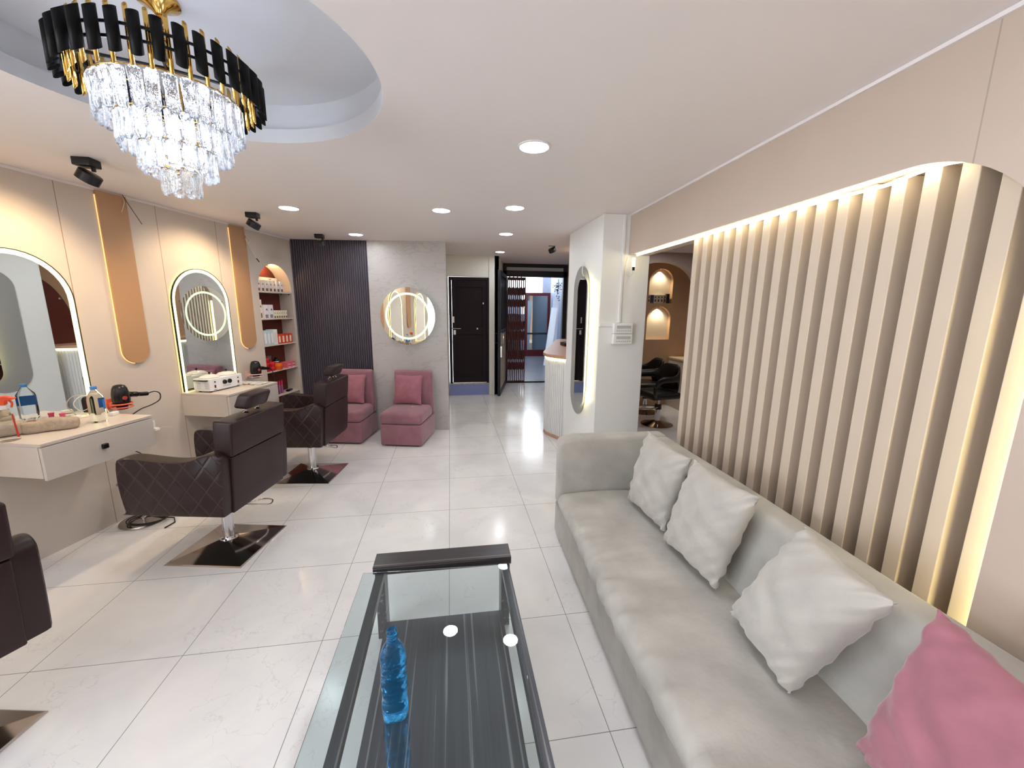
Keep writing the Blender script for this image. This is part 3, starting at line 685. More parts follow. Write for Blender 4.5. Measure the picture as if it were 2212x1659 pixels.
# ------------------------------------------------------------------ chandelier
def chandelier():
    cx, cy = -0.92, 1.67
    t = thing('chandelier', 'tiered crystal chandelier with a ring of black and gold tubes in the round recess', 'chandelier', (cx, cy, 2.0))
    z0 = -2.0
    obj('canopy', lathe(B(), [(0.001, 2.53+z0), (0.012, 2.53+z0), (0.03, 2.55+z0), (0.06, 2.563+z0), (0.06, 2.5722+z0)], 28), m_gold, t, smooth=True)
    bm = B()
    for k in range(9):
        zc = 2.515-k*0.013; a = 0 if k % 2 else pi/2
        tube(bm, [(0.012*cos(u)*cos(a), 0.012*cos(u)*sin(a), zc+z0+0.011*sin(u)) for u in [2*pi*i/10 for i in range(10)]], 0.0032, 6, True)
    tube(bm, spline([(0.0, 0, 2.53+z0), (0.014, 0.004, 2.50+z0), (-0.006, 0.01, 2.46+z0), (0.008, -0.004, 2.41+z0), (0, 0, 2.38+z0)], 6), 0.006, 6)
    obj('chain', bm, m_gold, t, smooth='all')
    bm = B()
    for z in (2.365, 2.33): tube(bm, [(0.246*cos(2*pi*i/48), 0.246*sin(2*pi*i/48), z+z0) for i in range(48)], 0.0045, 6, True)
    for k in range(4): tube(bm, [(0, 0, 2.375+z0), (0.246*cos(k*pi/2+.4), 0.246*sin(k*pi/2+.4), 2.365+z0)], 0.005, 6)
    obj('ring_frame', bm, m_black, t, smooth='all')
    # black tubes cut slantwise, gold tube behind each
    def slant(r, za, zb, sl, n=14):
        bm = B(); A = [bm.verts.new((r*cos(2*pi*i/n), r*sin(2*pi*i/n), za+sl*cos(2*pi*i/n))) for i in range(n)]
        C_ = [bm.verts.new((r*cos(2*pi*i/n), r*sin(2*pi*i/n), zb+sl*cos(2*pi*i/n))) for i in range(n)]
        for i in range(n): bm.faces.new((A[i], A[(i+1) % n], C_[(i+1) % n], C_[i]))
        return bm
    bt = obj('black_tube', slant(0.0148, 2.288+z0, 2.392+z0, -0.012), M('matt_black', (10, 10, 12), rough=0.55, spec=0.25), t, smooth=True); bt.modifiers.new('s', 'SOLIDIFY').thickness = 0.0015
    gt = obj('gold_tube', slant(0.0062, 2.272+z0, 2.418+z0, -0.008, 10), m_gold, t, smooth=True); gt.modifiers.new('s', 'SOLIDIFY').thickness = 0.001
    n = 34
    for i in range(n):
        a = 2*pi*i/n
        for src, rad, da in ((bt, 0.264, 0), (gt, 0.238, pi/n)):
            o = src if i == 0 else src.copy()
            if i: COL.objects.link(o); o.parent = t
            o.location = (rad*cos(a+da), rad*sin(a+da), 0); o.rotation_euler = (0, 0, a+da)
    # crystals: long flat prisms hung in four tiers
    def crystal(wd, h):
        bm = B(); d = 0.006
        pts = [(-wd/2, 0), (-wd/2+0.004, -d), (wd/2-0.004, -d), (wd/2, 0), (wd/2-0.004, d), (-wd/2+0.004, d)]
        rings = []
        for z, s in ((0, 0.5), (-0.008, 1), (-h*0.45, 0.93), (-h+0.012, 1), (-h, 0.55)):
            rings.append([bm.verts.new((x*s, y*s+0.0015*sin(z*90), z)) for x, y in pts])
        for A, C_ in zip(rings[:-1], rings[1:]):
            for i in range(6): bm.faces.new((A[i], A[(i+1) % 6], C_[(i+1) % 6], C_[i]))
        bm.faces.new(rings[0]); bm.faces.new(rings[-1][::-1]); return bm
    for R, zt, h, cnt in ((0.198, 2.285, 0.112, 30), (0.150, 2.200, 0.096, 23), (0.102, 2.125, 0.086, 16), (0.050, 2.055, 0.078, 8)):
        wd = 2*pi*R/cnt*0.92; src = None
        for i in range(cnt):
            if src is None: src = obj('crystal_prism', crystal(wd, h), m_crystal, t); o = src
            else: o = src.copy(); COL.objects.link(o); o.parent = t
            a = 2*pi*i/cnt; o.location = (R*cos(a), R*sin(a), zt+z0+random.uniform(-.002, .002)); o.rotation_euler = (random.uniform(-.06, .06), random.uniform(-.04, .04), a+pi/2+random.uniform(-.12, .12))
        bm = B(); tube(bm, [(R*cos(2*pi*i/36), R*sin(2*pi*i/36), zt+z0+0.003) for i in range(36)], 0.0025, 5, True)
        for k in range(3): tube(bm, [(0, 0, zt+z0+0.003), (R*cos(k*2.094), R*sin(k*2.094), zt+z0+0.003)], 0.0022, 5)
        obj('tier_frame', bm, m_gold, t, smooth='all')
    obj('centre_rod', tube(B(), [(0, 0, 2.38+z0), (0, 0, 2.06+z0)], 0.005), m_gold, t)
    bl = None
    for R, z, cnt in ((0.15, 2.285, 8), (0.09, 2.18, 5), (0.045, 2.11, 3)):
        for i in range(cnt):
            a = 2*pi*i/cnt+0.3
            if bl is None: bl = obj('bulb', lathe(B(), [(0.002, -0.014), (0.008, -0.010), (0.010, 0), (0.008, 0.010), (0.004, 0.02)], 12), m_bulb, t, smooth='all'); o = bl
            else: o = bl.copy(); COL.objects.link(o); o.parent = t
            o.location = (R*cos(a), R*sin(a), z+z0)
chandelier()

# ------------------------------------------------------------------ left wall: mirrors, tan stripes, desks
def arch_mirror(label):
    t = thing('arch_mirror', label, 'mirror', (0, 0, 0), LRZ, 'arched led mirrors on the left wall')
    W_, H_ = 0.60, 1.065; F = 0.024
    def off(w, h, k): return [(x*(w-2*k)/w if 1 else x, z) for x, z in arch(w-2*k, h-k)]
    o0 = arch(W_, H_); o1 = arch(W_-0.010, H_-0.005); o2 = arch(W_-0.064, H_-0.032); 
    sh = lambda P, dz=0: P
    obj('frame', ringprism(B(), o0, o1, -F, -F+0.014, XZ), m_black, t)
    obj('light_band', ringprism(B(), o1, o2, -F+0.004, -F+0.016, XZ), m_mled, t)
    obj('glass', prism(B(), o2, -F+0.006, -F+0.012, XZ), m_mirror, t)
    i0 = arch(W_-0.05, H_-0.025); i1 = arch(W_-0.09, H_-0.045)
    obj('back_light', ringprism(B(), i0, i1, -0.010, -0.005, XZ), m_halo, t)
    bm = B()
    for sx in (-1, 1): lathe(bm, [(0.006, 0), (0.006, 0.006)], 12, Matrix.Translation((sx*0.225, -F+0.006, 0.78)) @ Matrix.Rotation(pi/2, 4, 'X'))
    obj('fixing_stud', bm, m_chrome, t)
    return t
am = arch_mirror('arched led mirror above the dressing ledge at the left edge of the photo')
am.location = LP(0.117, 0, 0.852)
dup(am, LP(1.408, 0, 0.852), LRZ, 'arched led mirror above the ledge with the white wax heater')

dup(am, LP(-1.19, 0, 0.852), LRZ, 'arched led mirror on the left wall beside the viewpoint')
def stripe(label):
    t = thing('tan_panel', label, 'wall panel', (0, 0, 0), LRZ, 'tan rounded wall strips between the mirrors')
    w_, h_ = 0.2, CH-0.012-1.158; r = w_/2
    pts = [(r, h_), (-r, h_)] + [(-r*cos(pi*k/20), r-r*sin(pi*k/20)) for k in range(21)]
    obj('panel_face', prism(B(), pts, -0.022, -0.006, XZ), m_tan, t, bevel=0.002)
    path = [(-r-0.002, -0.006, z) for z in (h_-0.03, h_*0.7, h_*0.45, r+0.01)] + [((-r-0.002)*cos(pi*k/20), -0.006, r-(r+0.002)*sin(pi*k/20)) for k in range(1, 10)]
    obj('edge_light', tube(B(), path, 0.0035, 6), m_edge, t, smooth='all', label='glowing warm edge light')
    return t
st = stripe('tan rounded wall strip between the two arched mirrors'); st.location = LP(0.764, 0, 1.158)
dup(st, LP(1.929, 0, 1.158), LRZ, 'tan rounded wall strip beside the product niche')
dup(st, LP(-0.54, 0, 1.158), LRZ, 'tan rounded wall strip on the left wall beside the viewpoint')

def desk(label):
    t = thing('dressing_ledge', label, 'desk', (0, 0, 0), LRZ, 'wall-hung dressing ledges under the mirrors')
    obj('top', bx(0, 0.622, -0.445, 0, 0.83, 0.848), m_desk, t, bevel=0.0015)
    bm = B(); box(bm, 0.0, 0.016, -0.425, 0, 0.648, 0.8295); box(bm, 0.606, 0.622, -0.425, 0, 0.648, 0.8295); box(bm, 0.016, 0.606, -0.425, 0, 0.648, 0.664)
    obj('case', bm, m_desk, t, bevel=0.001)
    d = obj('drawer_front', bx(0.002, 0.620, -0.445, -0.427, 0.636, 0.826), m_desk, t, bevel=0.0015)
    obj('handle', bx(0.285, 0.315, -0.465, -0.4455, 0.722, 0.752), m_black, d, bevel=0.003, label='small square black handle')
    return t
dk = desk('wall-hung dressing ledge with drawer at the left edge of the photo'); dk.location = LP(-0.195, 0, 0)
dup(dk, LP(1.092, 0, 0), LRZ, 'wall-hung dressing ledge carrying the wax heater')

# ------------------------------------------------------------------ product niche
nz_ = thing('shelf_niche', 'arched wall niche with maroon back and five product shelves', 'shelf', LA, LRZ)
obj('back_panel', bx(2.14, 2.74, 0.1655, 0.18, 0.04, 2.10), m_maroon, nz_, label='maroon back panel')
sh0 = obj('shelf', bx(2.163, 2.712, 0.003, 0.164, 0, 0.012), m_desk, nz_, bevel=0.001)
SZ = [1.742, 1.443, 1.146, 0.846, 0.548]
for i, z in enumerate(SZ):
    o = sh0 if i == 0 else sh0.copy()
    if i: COL.objects.link(o); o.parent = nz_
    o.location = (0, 0, z)
bm = B()
for z in SZ:
    for s in (2.169, 2.706):
        for y in (0.03, 0.13): box(bm, s-0.006, s+0.006, y-0.006, y+0.006, z-0.010, z-0.0005)
obj('shelf_pins', bm, m_black, nz_)
def NP(s, dep, z): return LP(s, -dep, z)     # dep = depth inside the niche
cartons = {}
def carton(key, w, d, h, c, lab, s, dep, z, label, grp, name='product_box', cat='box', art=None):
    """small printed box: carton body with a pale label panel"""
    if key in cartons:
        return dup(cartons[key], NP(s, dep, z), LRZ, label)
    t = thing(name, label, cat, NP(s, dep, z), LRZ, grp)
    obj('carton', rbox(B(), -w/2, w/2, -d/2, d/2, 0, h, 0.0015, (1, 1, 1)), M('card_%d_%d_%d' % c, c, rough=0.4), t, smooth=True)
    if art == 'arch':
        P = [(x, zz+h*0.14) for x, zz in arch(w*0.5, h*0.68, 8)]
        obj('label_panel', prism(B(), P, -d/2-0.0012, -d/2-0.0002, XZ), M('card_label_%d_%d_%d' % lab, lab, rough=0.4), t)
    elif art == 'tube':
        bm = B(); box(bm, -w*0.32, w*0.32, -d/2-0.0012, -d/2-0.0002, h*0.05, h*0.3); obj('label_panel', bm, M('card_label_%d_%d_%d' % lab, lab, rough=0.4), t)
        bm = B(); prism(bm, [(-w*0.1, h*0.62), (w*0.3, h*0.58), (w*0.12, h*0.74)], -d/2-0.0014, -d/2-0.0002, XZ); obj('printed_mark', bm, M('print_brown', (96, 74, 60)), t)
    cartons[key] = t; return t
top = SZ[0]+0.0125
POS = ['first', 'second', 'third', 'fourth', 'fifth', 'sixth', 'seventh']
t = thing('display_carton', 'wide pale display carton standing behind the small boxes on the top niche shelf', 'box', NP(2.405, 0.12, top), LRZ)
obj('carton', bx(-0.215, 0.215, -0.012, 0.012, 0, 0.165), M('carton_cream', (244, 232, 220), rough=0.4), t)
bm = B(); prism(bm, [(-0.13, 0.15), (-0.09, 0.145), (-0.08, 0.152)], -0.0135, -0.0122, XZ); prism(bm, [(0.06, 0.15), (0.11, 0.142), (0.12, 0.15)], -0.0135, -0.0122, XZ); obj('printed_mark', bm, M('print_brown', (96, 74, 60)), t)
for i in range(7):
    carton('tubeA', 0.046, 0.05, 0.125, (248, 240, 236), (120, 92, 70), 2.20+i*0.063, 0.05, top, 'small white box with brown base print, %s from the left on the top niche shelf' % POS[i], 'white boxes on the top niche shelf', art='tube')
z2 = SZ[1]+0.0125
carton('whiteB', 0.072, 0.07, 0.155, (240, 236, 240), (150, 140, 160), 2.275, 0.055, z2, 'larger white box, left of its twin on the second niche shelf', 'large white boxes on the second niche shelf', art='tube')
carton('whiteB', 0.072, 0.07, 0.155, (240, 236, 240), (150, 140, 160), 2.352, 0.055, z2, 'larger white box, right of its twin on the second niche shelf', None)
carton('tallC', 0.045, 0.05, 0.21, (246, 236, 226), (110, 84, 60), 2.207, 0.06, z2, 'tall narrow cream box at the left end of the second niche shelf', None, art='tube')
for i in range(6):
    carton('creamD', 0.034, 0.045, 0.092, (250, 238, 214), (110, 84, 60), 2.412+i*0.040, 0.045, z2, 'small cream box, %s from the left in the row on the second niche shelf' % POS[i], 'small cream boxes on the second niche shelf', art='tube')
z3 = SZ[2]+0.0125
for i in range(3):
    carton('blueE', 0.052, 0.09, 0.165, (196, 216, 226), (244, 240, 240), 2.205+i*0.054, 0.055, z3, 'pale blue box with arched label, %s from the left on the third niche shelf' % POS[i], 'pale blue boxes on the third niche shelf', art='arch')
carton('whiteF', 0.072, 0.09, 0.172, (232, 238, 236), (238, 222, 206), 2.375, 0.06, z3, 'white and blue box beside the orange boxes on the third niche shelf', None, art='arch')
for i in range(4):
    carton('orangeG', 0.062, 0.06, 0.112, (218, 74, 48), (250, 226, 210), 2.450+i*0.0655, 0.05, z3, 'orange-red box with arched label, %s from the left on the third niche shelf' % POS[i], 'orange boxes on the third niche shelf', art='arch')
z4 = SZ[3]+0.0125
JR = None
def jar(s, dep, z, r, h, c, label, grp=None, key=None):
    if key and key in cartons: return dup(cartons[key], NP(s, dep, z), LRZ, label)
    t = thing('cosmetic_jar', label, 'jar', NP(s, dep, z), LRZ, grp)
    obj('jar_body', lathe(B(), [(r*0.9, 0), (r*0.96, 0.004), (r*0.94, h*0.6)], 24), M('jar_%d_%d_%d' % c, c, rough=0.25), t, smooth=True)
    obj('lid', lathe(B(), [(r, h*0.6), (r, h*0.96), (r*0.93, h)], 24), M('lid_%d_%d_%d' % c, tuple(min(255, int(v*1.15+8)) for v in c), rough=0.25), t, smooth=True)
    if key: cartons[key] = t
    return t
for i in range(3): jar(2.225, 0.06, z4+i*0.052, 0.042, 0.051, (178, 34, 40), 'red cosmetic jar at the %s of the left stack on the fourth niche shelf' % ('bottom', 'middle', 'top')[i], 'stacked red jars on the fourth niche shelf', 'jarA')
for i in range(2): jar(2.305, 0.045, z4+i*0.052, 0.035, 0.051, (186, 38, 46), 'red cosmetic jar at the %s of the right stack on the fourth niche shelf' % ('bottom', 'top')[i], 'stacked red jars on the fourth niche shelf', 'jarB')
jar(2.40, 0.045, z4, 0.052, 0.075, (226, 96, 30), 'orange round tub in the middle of the fourth niche shelf')
carton('greyH', 0.085, 0.03, 0.165, (112, 104, 102), (190, 186, 186), 2.36, 0.13, z4, 'grey pouch-like pack standing behind the orange tub', None, art='tube')
t = thing('black_bottle', 'black bottle with white label bars on the fourth niche shelf', 'bottle', NP(2.475, 0.11, z4), LRZ)
obj('bottle_body', lathe(B(), [(0.028, 0), (0.028, 0.10), (0.02, 0.118), (0.016, 0.12), (0.016, 0.132)], 20), m_blackplastic, t, smooth=True)
bm = B()
for z in (0.03, 0.06, 0.08): ringprism(bm, [(0.0286*cos(a), 0.0286*sin(a)) for a in [2*pi*i/20 for i in range(20)]], [(0.0278*cos(a), 0.0278*sin(a)) for a in [2*pi*i/20 for i in range(20)]], z, z+0.009)
obj('label_bars', bm, m_whiteplastic, t)
for i in range(4):
    s = 2.572+(i % 2)*0.078; lab = ('pink flat box, lower left of four on the fourth niche shelf', 'pink flat box, lower right of four on the fourth niche shelf', 'pink flat box, upper left of four on the fourth niche shelf', 'pink flat box, upper right of four on the fourth niche shelf')[i]
    carton('pinkI', 0.072, 0.09, 0.034, (232, 112, 132), (250, 214, 216), s, 0.06, z4+(i//2)*0.0345, lab, 'pink flat boxes on the fourth niche shelf', art='tube')
z5 = SZ[4]+0.0125
for i, s in enumerate((2.415, 2.46)):
    t = thing('pink_bottle', 'slim pink bottle, %s of the two on the lowest niche shelf' % ('left', 'right')[i], 'bottle', NP(s, 0.06, z5), LRZ, 'slim pink bottles on the lowest niche shelf')
    obj('bottle_body', lathe(B(), [(0.013, 0), (0.014, 0.01), (0.013, 0.10), (0.009, 0.11)], 16), M('bottle_mauve', (150, 90, 130), rough=0.3), t, smooth=True)
    obj('cap', lathe(B(), [(0.0125, 0.11), (0.0125, 0.155), (0.009, 0.158)], 16), M('cap_pink', (196, 40, 84), rough=0.3), t, smooth=True)
t = obj('dark_pouch', rbox(B(), -0.06, 0.06, -0.05, 0.05, 0, 0.06, 0.02, (3, 3, 2), lambda p: p+Vector((0.004*sin(p.z*160+p.y*90), 0, 0.006*sin(p.x*110)*(1 if p.z > 0.03 else 0)))), M('pouch_purple', (58, 48, 74), rough=0.5), loc=NP(2.31, 0.07, z5), rot=(0, 0, LRZ), smooth='all'); tag(t, 'dark purple pouch lying at the left of the lowest niche shelf', 'pouch')
t = obj('black_comb_case', rbox(B(), -0.055, 0.055, -0.02, 0.02, 0, 0.022, 0.006), m_blackplastic, loc=NP(2.59, 0.06, z5), rot=(0, 0, LRZ+0.2), smooth=True); tag(t, 'small black case right of the pink bottles on the lowest niche shelf', 'case')

# ------------------------------------------------------------------ things on the near ledge
DT = 0.8485
def spray_bottle(loc, rz, label, scale=1.0):
    t = thing('spray_bottle', label, 'bottle', loc, rz); t.scale = (scale,)*3
    obj('bottle_body', lathe(B(), [(0.040, 0), (0.042, 0.006), (0.036, 0.07), (0.026, 0.15), (0.022, 0.175), (0.015, 0.185)], 24), m_water, t, smooth=True)
    bm = B()
    for k in range(7):
        a0 = 0.5+k*0.12
    prism(bm, [(0.0, 0.015), (0.012, 0.015), (0.004, 0.15), (-0.003, 0.15)], 0, 0.0008, Matrix.Translation((0.030, -0.0, 0)) @ XZ); obj('side_stripe', bm, M('stripe_red', (206, 62, 44), rough=0.4), t, label='red side stripe')
    obj('collar', lathe(B(), [(0.019, 0.178), (0.019, 0.2), (0.016, 0.202)], 20), m_whiteplastic, t, smooth=True)
    bm = B(); prism(bm, [(-0.03, 0.202), (0.018, 0.202), (0.022, 0.225), (0.055, 0.232), (0.056, 0.24), (0.02, 0.252), (-0.028, 0.25), (-0.034, 0.235)], -0.014, 0.014, XZ)
    obj('spray_head', bm, M('orange_plastic', (236, 84, 40), rough=0.3), t, bevel=0.004)
    bm = B(); tube(bm, spline([(0.03, 0, 0.228), (0.04, 0, 0.21), (0.034, 0, 0.185)], 5), [0.006]*5+[0.005]*5+[0.003]); obj('trigger', bm, M('orange_plastic', (236, 84, 40)), t, smooth='all')
    return t
def water_bottle(loc, rz, label):
    t = thing('water_bottle', label, 'bottle', loc, rz)
    def sq(rw, z, n=28, k=4.0): return [(rw*(abs(cos(2*pi*i/n))**k+abs(sin(2*pi*i/n))**k)**(-1/k)*cos(2*pi*i/n), rw*(abs(cos(2*pi*i/n))**k+abs(sin(2*pi*i/n))**k)**(-1/k)*sin(2*pi*i/n), z) for i in range(n)]
    bm = B(); rings = []
    for rw, z, k in ((0.036, 0, 4), (0.041, 0.006, 4), (0.041, 0.15, 4), (0.038, 0.168, 4), (0.016, 0.208, 2), (0.014, 0.215, 2), (0.014, 0.222, 2)):
        rings.append([bm.verts.new(p) for p in sq(rw, z, 28, k)])
    for A, C_ in zip(rings[:-1], rings[1:]):
        for i in range(28): bm.faces.new((A[i], A[(i+1) % 28], C_[(i+1) % 28], C_[i]))
    bm.faces.new(rings[0][::-1]); bm.faces.new(rings[-1])
    obj('bottle_body', bm, m_water, t, smooth=True)
    bm = B(); ps = [(x, y) for x, y, z in sq(0.0414, 0)]; pi_ = [(x, y) for x, y, z in sq(0.0410, 0)]
    prism(bm, [p for p in ps[17:28]]+[p for p in pi_[17:28]][::-1], 0.085, 0.148); obj('label_wrap', bm, M('label_blue', (60, 124, 200), rough=0.4), t, label='blue printed label')
    bm = B(); 
    for k in range(3): box(bm, -0.018, 0.014-k*0.005, -0.0428, -0.0418, 0.108+k*0.011, 0.113+k*0.011)
    obj('label_print', bm, m_whiteplastic, t)
    obj('cap', lathe(B(), [(0.0165, 0.214), (0.0165, 0.232), (0.015, 0.234)], 24), m_bluecap, t, smooth=True)
    return t
spray_bottle(LP(-0.155, 0.20, DT), LRZ-1.0, 'clear spray bottle with orange head at the left edge of the near ledge')
water_bottle(LP(0.235, 0.275, DT), LRZ+0.9, 'clear water bottle with blue cap on the near ledge')
def pouch(loc, rz, L_, label, seed):
    def f(p):
        q = p.copy(); q.z += 0.006*sin(p.x*40+seed)*(1 if p.z > 0.02 else 0.2); q.y += 0.004*sin(p.x*55+seed*2); return q
    t = thing('fabric_pouch', label, 'pouch', loc, rz)
    obj('pouch_body', rbox(B(), -L_/2, L_/2, -0.042, 0.042, 0, 0.072, 0.024, (10, 4, 2), f), m_linen, t, smooth='all')
    obj('seam_fold', tube(B(), spline([(-L_/2+0.01, -0.015, 0.060), (-L_/2+0.03, 0.0, 0.076), (-L_/2+0.06, 0.01, 0.073)], 5), 0.006), m_linen, t, smooth='all')
pouch(LP(0.035, 0.205, DT), LRZ-0.75, 0.235, 'beige woven pouch lying in front on the near ledge', 1.0)
pouch(LP(-0.05, 0.10, DT), LRZ-0.60, 0.18, 'beige woven pouch lying behind the front one on the near ledge', 2.2)
t = thing('nail_polish_stand', 'small pink cylinder on a round foot near the mirror on the near ledge', 'cosmetic', LP(0.20, 0.06, DT))
obj('foot', lathe(B(), [(0.02, 0), (0.02, 0.004), (0.012, 0.006)], 20), M('pink_plastic', (222, 92, 130), rough=0.35), t, smooth=True)
obj('body', lathe(B(), [(0.012, 0.006), (0.013, 0.042), (0.015, 0.05), (0.015, 0.058)], 20), M('pink_plastic', (222, 92, 130)), t, smooth=True)
o = obj('power_adapter', rbox(B(), -0.028, 0.028, -0.016, 0.016, 0, 0.024, 0.004), m_whiteplastic, loc=LP(0.385, 0.20, DT), rot=(0, 0, LRZ+0.3), smooth=True); tag(o, 'white power adapter right of the water bottle', 'adapter')
o = obj('power_adapter', rbox(B(), -0.022, 0.022, -0.016, 0.016, 0, 0.022, 0.004), m_whiteplastic, loc=LP(0.27, 0.06, DT), rot=(0, 0, LRZ), smooth=True); tag(o, 'white power adapter beside the pink cylinder by the mirror', 'adapter')
o = obj('white_cable', tube(B(), spline([LP(0.295, 0.06, DT+0.004), LP(0.32, 0.08, DT+0.003), LP(0.33, 0.06, DT+0.01), LP(0.28, 0.045, DT+0.09), LP(0.33, 0.045, DT+0.14), LP(0.42, 0.05, DT+0.11), LP(0.43, 0.1, DT+0.02), LP(0.36, 0.2, DT+0.006)], 8), 0.0028, 6), m_wcable, smooth='all'); tag(o, 'white looping charger cable beside the near hair dryer', 'cable')

def hair_dryer(loc, rz, label, ring, cablepts):
    t = thing('hair_dryer', label, 'hair dryer', loc, rz); t.scale = (1.15,)*3
    # body points down through the holder ring, nozzle below, handle to the side
    obj('motor_body', lathe(B(), [(0.012, 0.086), (0.028, 0.08), (0.037, 0.062), (0.043, 0.03), (0.045, -0.01), (0.040, -0.035), (0.03, -0.042)], 24), m_blackplastic, t, smooth='all')
    obj('badge', lathe(B(), [(0.012, 0), (0.012, 0.004)], 20, Matrix.Translation((-0.012, -0.041, 0.005)) @ Matrix.Rotation(pi/2, 4, 'X'), sx=1.2), M('badge_red', (170, 70, 64), rough=0.3), t, label='round reddish badge')
    obj('nozzle', lathe(B(), [(0.03, -0.042), (0.026, -0.07)], 20), m_blackplastic, t, smooth=True)
    obj('handle', tube(B(), spline([(0.03, 0, 0.015), (0.08, 0, 0.008), (0.12, 0, 0.0), (0.165, 0, -0.006)], 6), [0.02]*4+[0.017]*6+[0.014]*9), m_blackplastic, t, smooth='all')
    obj('cord', tube(B(), spline(cablepts, 8), 0.0035, 6), m_cable, t, smooth='all')
def dryer_holder(loc, rz, label, c):
    t = thing('dryer_holder', label, 'holder', loc, rz)
    mt = M('holder_%d' % c[0], c, rough=0.35)
    bm = B()
    for z in (-0.04, -0.064): tube(bm, [(0.0585*cos(2*pi*i/32), 0.0585*sin(2*pi*i/32), z) for i in range(32)], 0.005, 8, True)
    obj('rings', bm, mt, t, smooth='all')
    bm = B(); box(bm, -0.012, 0.012, 0.054, 0.0965, -0.067, -0.037); box(bm, -0.02, 0.02, 0.0965, 0.1045, -0.085, -0.01); obj('wall_bracket', bm, mt, t)
Z1 = 0.935
hair_dryer(LP(0.525, 0.105, Z1), LRZ, 'black hair dryer in the coral holder right of the near mirror', None, [(0.165, 0, -0.006), (0.21, -0.005, 0.0), (0.24, -0.01, -0.02), (0.235, -0.01, -0.06), (0.19, 0.0, -0.085), (0.12, 0.01, -0.10), (0.07, 0.03, -0.13), (0.02, 0.07, -0.17)])
dryer_holder(LP(0.525, 0.105, Z1), LRZ, 'coral wall holder carrying the near hair dryer', (230, 110, 84))
hair_dryer(LP(1.86, 0.105, 0.935), LRZ, 'black hair dryer in the pink holder left of the product niche', None, [(0.165, 0, -0.006), (0.20, 0, -0.02), (0.225, 0.0, -0.07), (0.25, 0.01, -0.16), (0.27, 0.03, -0.26), (0.30, 0.06, -0.36), (0.30, 0.08, -0.5)])
dryer_holder(LP(1.86, 0.105, 0.935), LRZ, 'pale pink wall holder carrying the far hair dryer', (232, 196, 196))
# socket + plug right of the near ledge
t = thing('wall_socket', 'white wall socket right of the near ledge', 'socket', LP(0.80, 0, 0.60), LRZ)
obj('plate', rbox(B(), -0.022, 0.022, -0.012, 0, 0, 0.085, 0.004), m_whiteplastic, t, smooth=True)
bm = B(); 
for z in (0.055, 0.064): box(bm, -0.004, 0.004, -0.0135, -0.0115, z, z+0.004)
obj('socket_holes', bm, m_black, t)
t = thing('usb_charger', 'white plug charger with a thin cable in the wall socket', 'charger', LP(0.80, 0, 0.60), LRZ)
obj('plug_body', rbox(B(), -0.015, 0.02, -0.05, -0.0135, 0.002, 0.026, 0.005), m_whiteplastic, t, smooth=True)
obj('cable', tube(B(), spline([(0.02, -0.035, 0.012), (0.06, -0.04, 0.016), (0.10, -0.045, 0.006), (0.13, -0.04, 0.004)], 6), 0.0016, 5), m_wcable, t, smooth='all')
o = obj('power_cable', tube(B(), spline([LP(0.46, 0.02, 0.84), LP(0.47, 0.015, 0.7), LP(0.60, 0.02, 0.52), LP(0.68, 0.02, 0.42), LP(0.62, 0.02, 0.2), LP(0.6, 0.03, 0.02)], 6), 0.004, 6), m_cable, smooth='all'); tag(o, 'black cord hanging down the wall under the near hair dryer', 'cable')
# round pedestal on the floor by the wall
t = thing('round_pedestal', 'round flat metal pedestal with coiled cord by the left wall', 'pedestal', (-2.14, 3.10, 0))
PX = (-2.20, 3.10); t.location = (-2.31, 3.17, 0)
obj('base_disc', lathe(B(), [(0.14, 0.0), (0.145, 0.004), (0.14, 0.012), (0.05, 0.022)], 40), M('satin_steel', (168, 162, 156), rough=0.25, metal=1), t, smooth=True)
obj('stem', lathe(B(), [(0.018, 0.02), (0.018, 0.03), (0.008, 0.034), (0.008, 0.30)], 16), m_chrome, t, smooth=True)
obj('foot_pad', rbox(B(), -0.11, 0.11, -0.05, 0.05, 0.30, 0.32, 0.008), M('satin_steel', (168, 162, 156)), t, smooth=True)
pts = [(0.115*cos(a)*(1-0.0*a), 0.09*sin(a), 0.028+0.008*sin(a*0.7)) for a in [i*0.35 for i in range(44)]]
o = obj('coiled_cord', tube(B(), [Vector((-2.28, 3.13, 0))+Vector((p[0]+i*0.001, p[1], p[2])) for i, p in enumerate(pts)]+[Vector((-2.10, 3.16, 0.012)), Vector((-2.06, 3.1, 0.006)), Vector((-2.08, 3.02, 0.006))], 0.0045, 6), m_cable, smooth='all'); tag(o, 'black cord coiled on the round metal pedestal', 'cable')

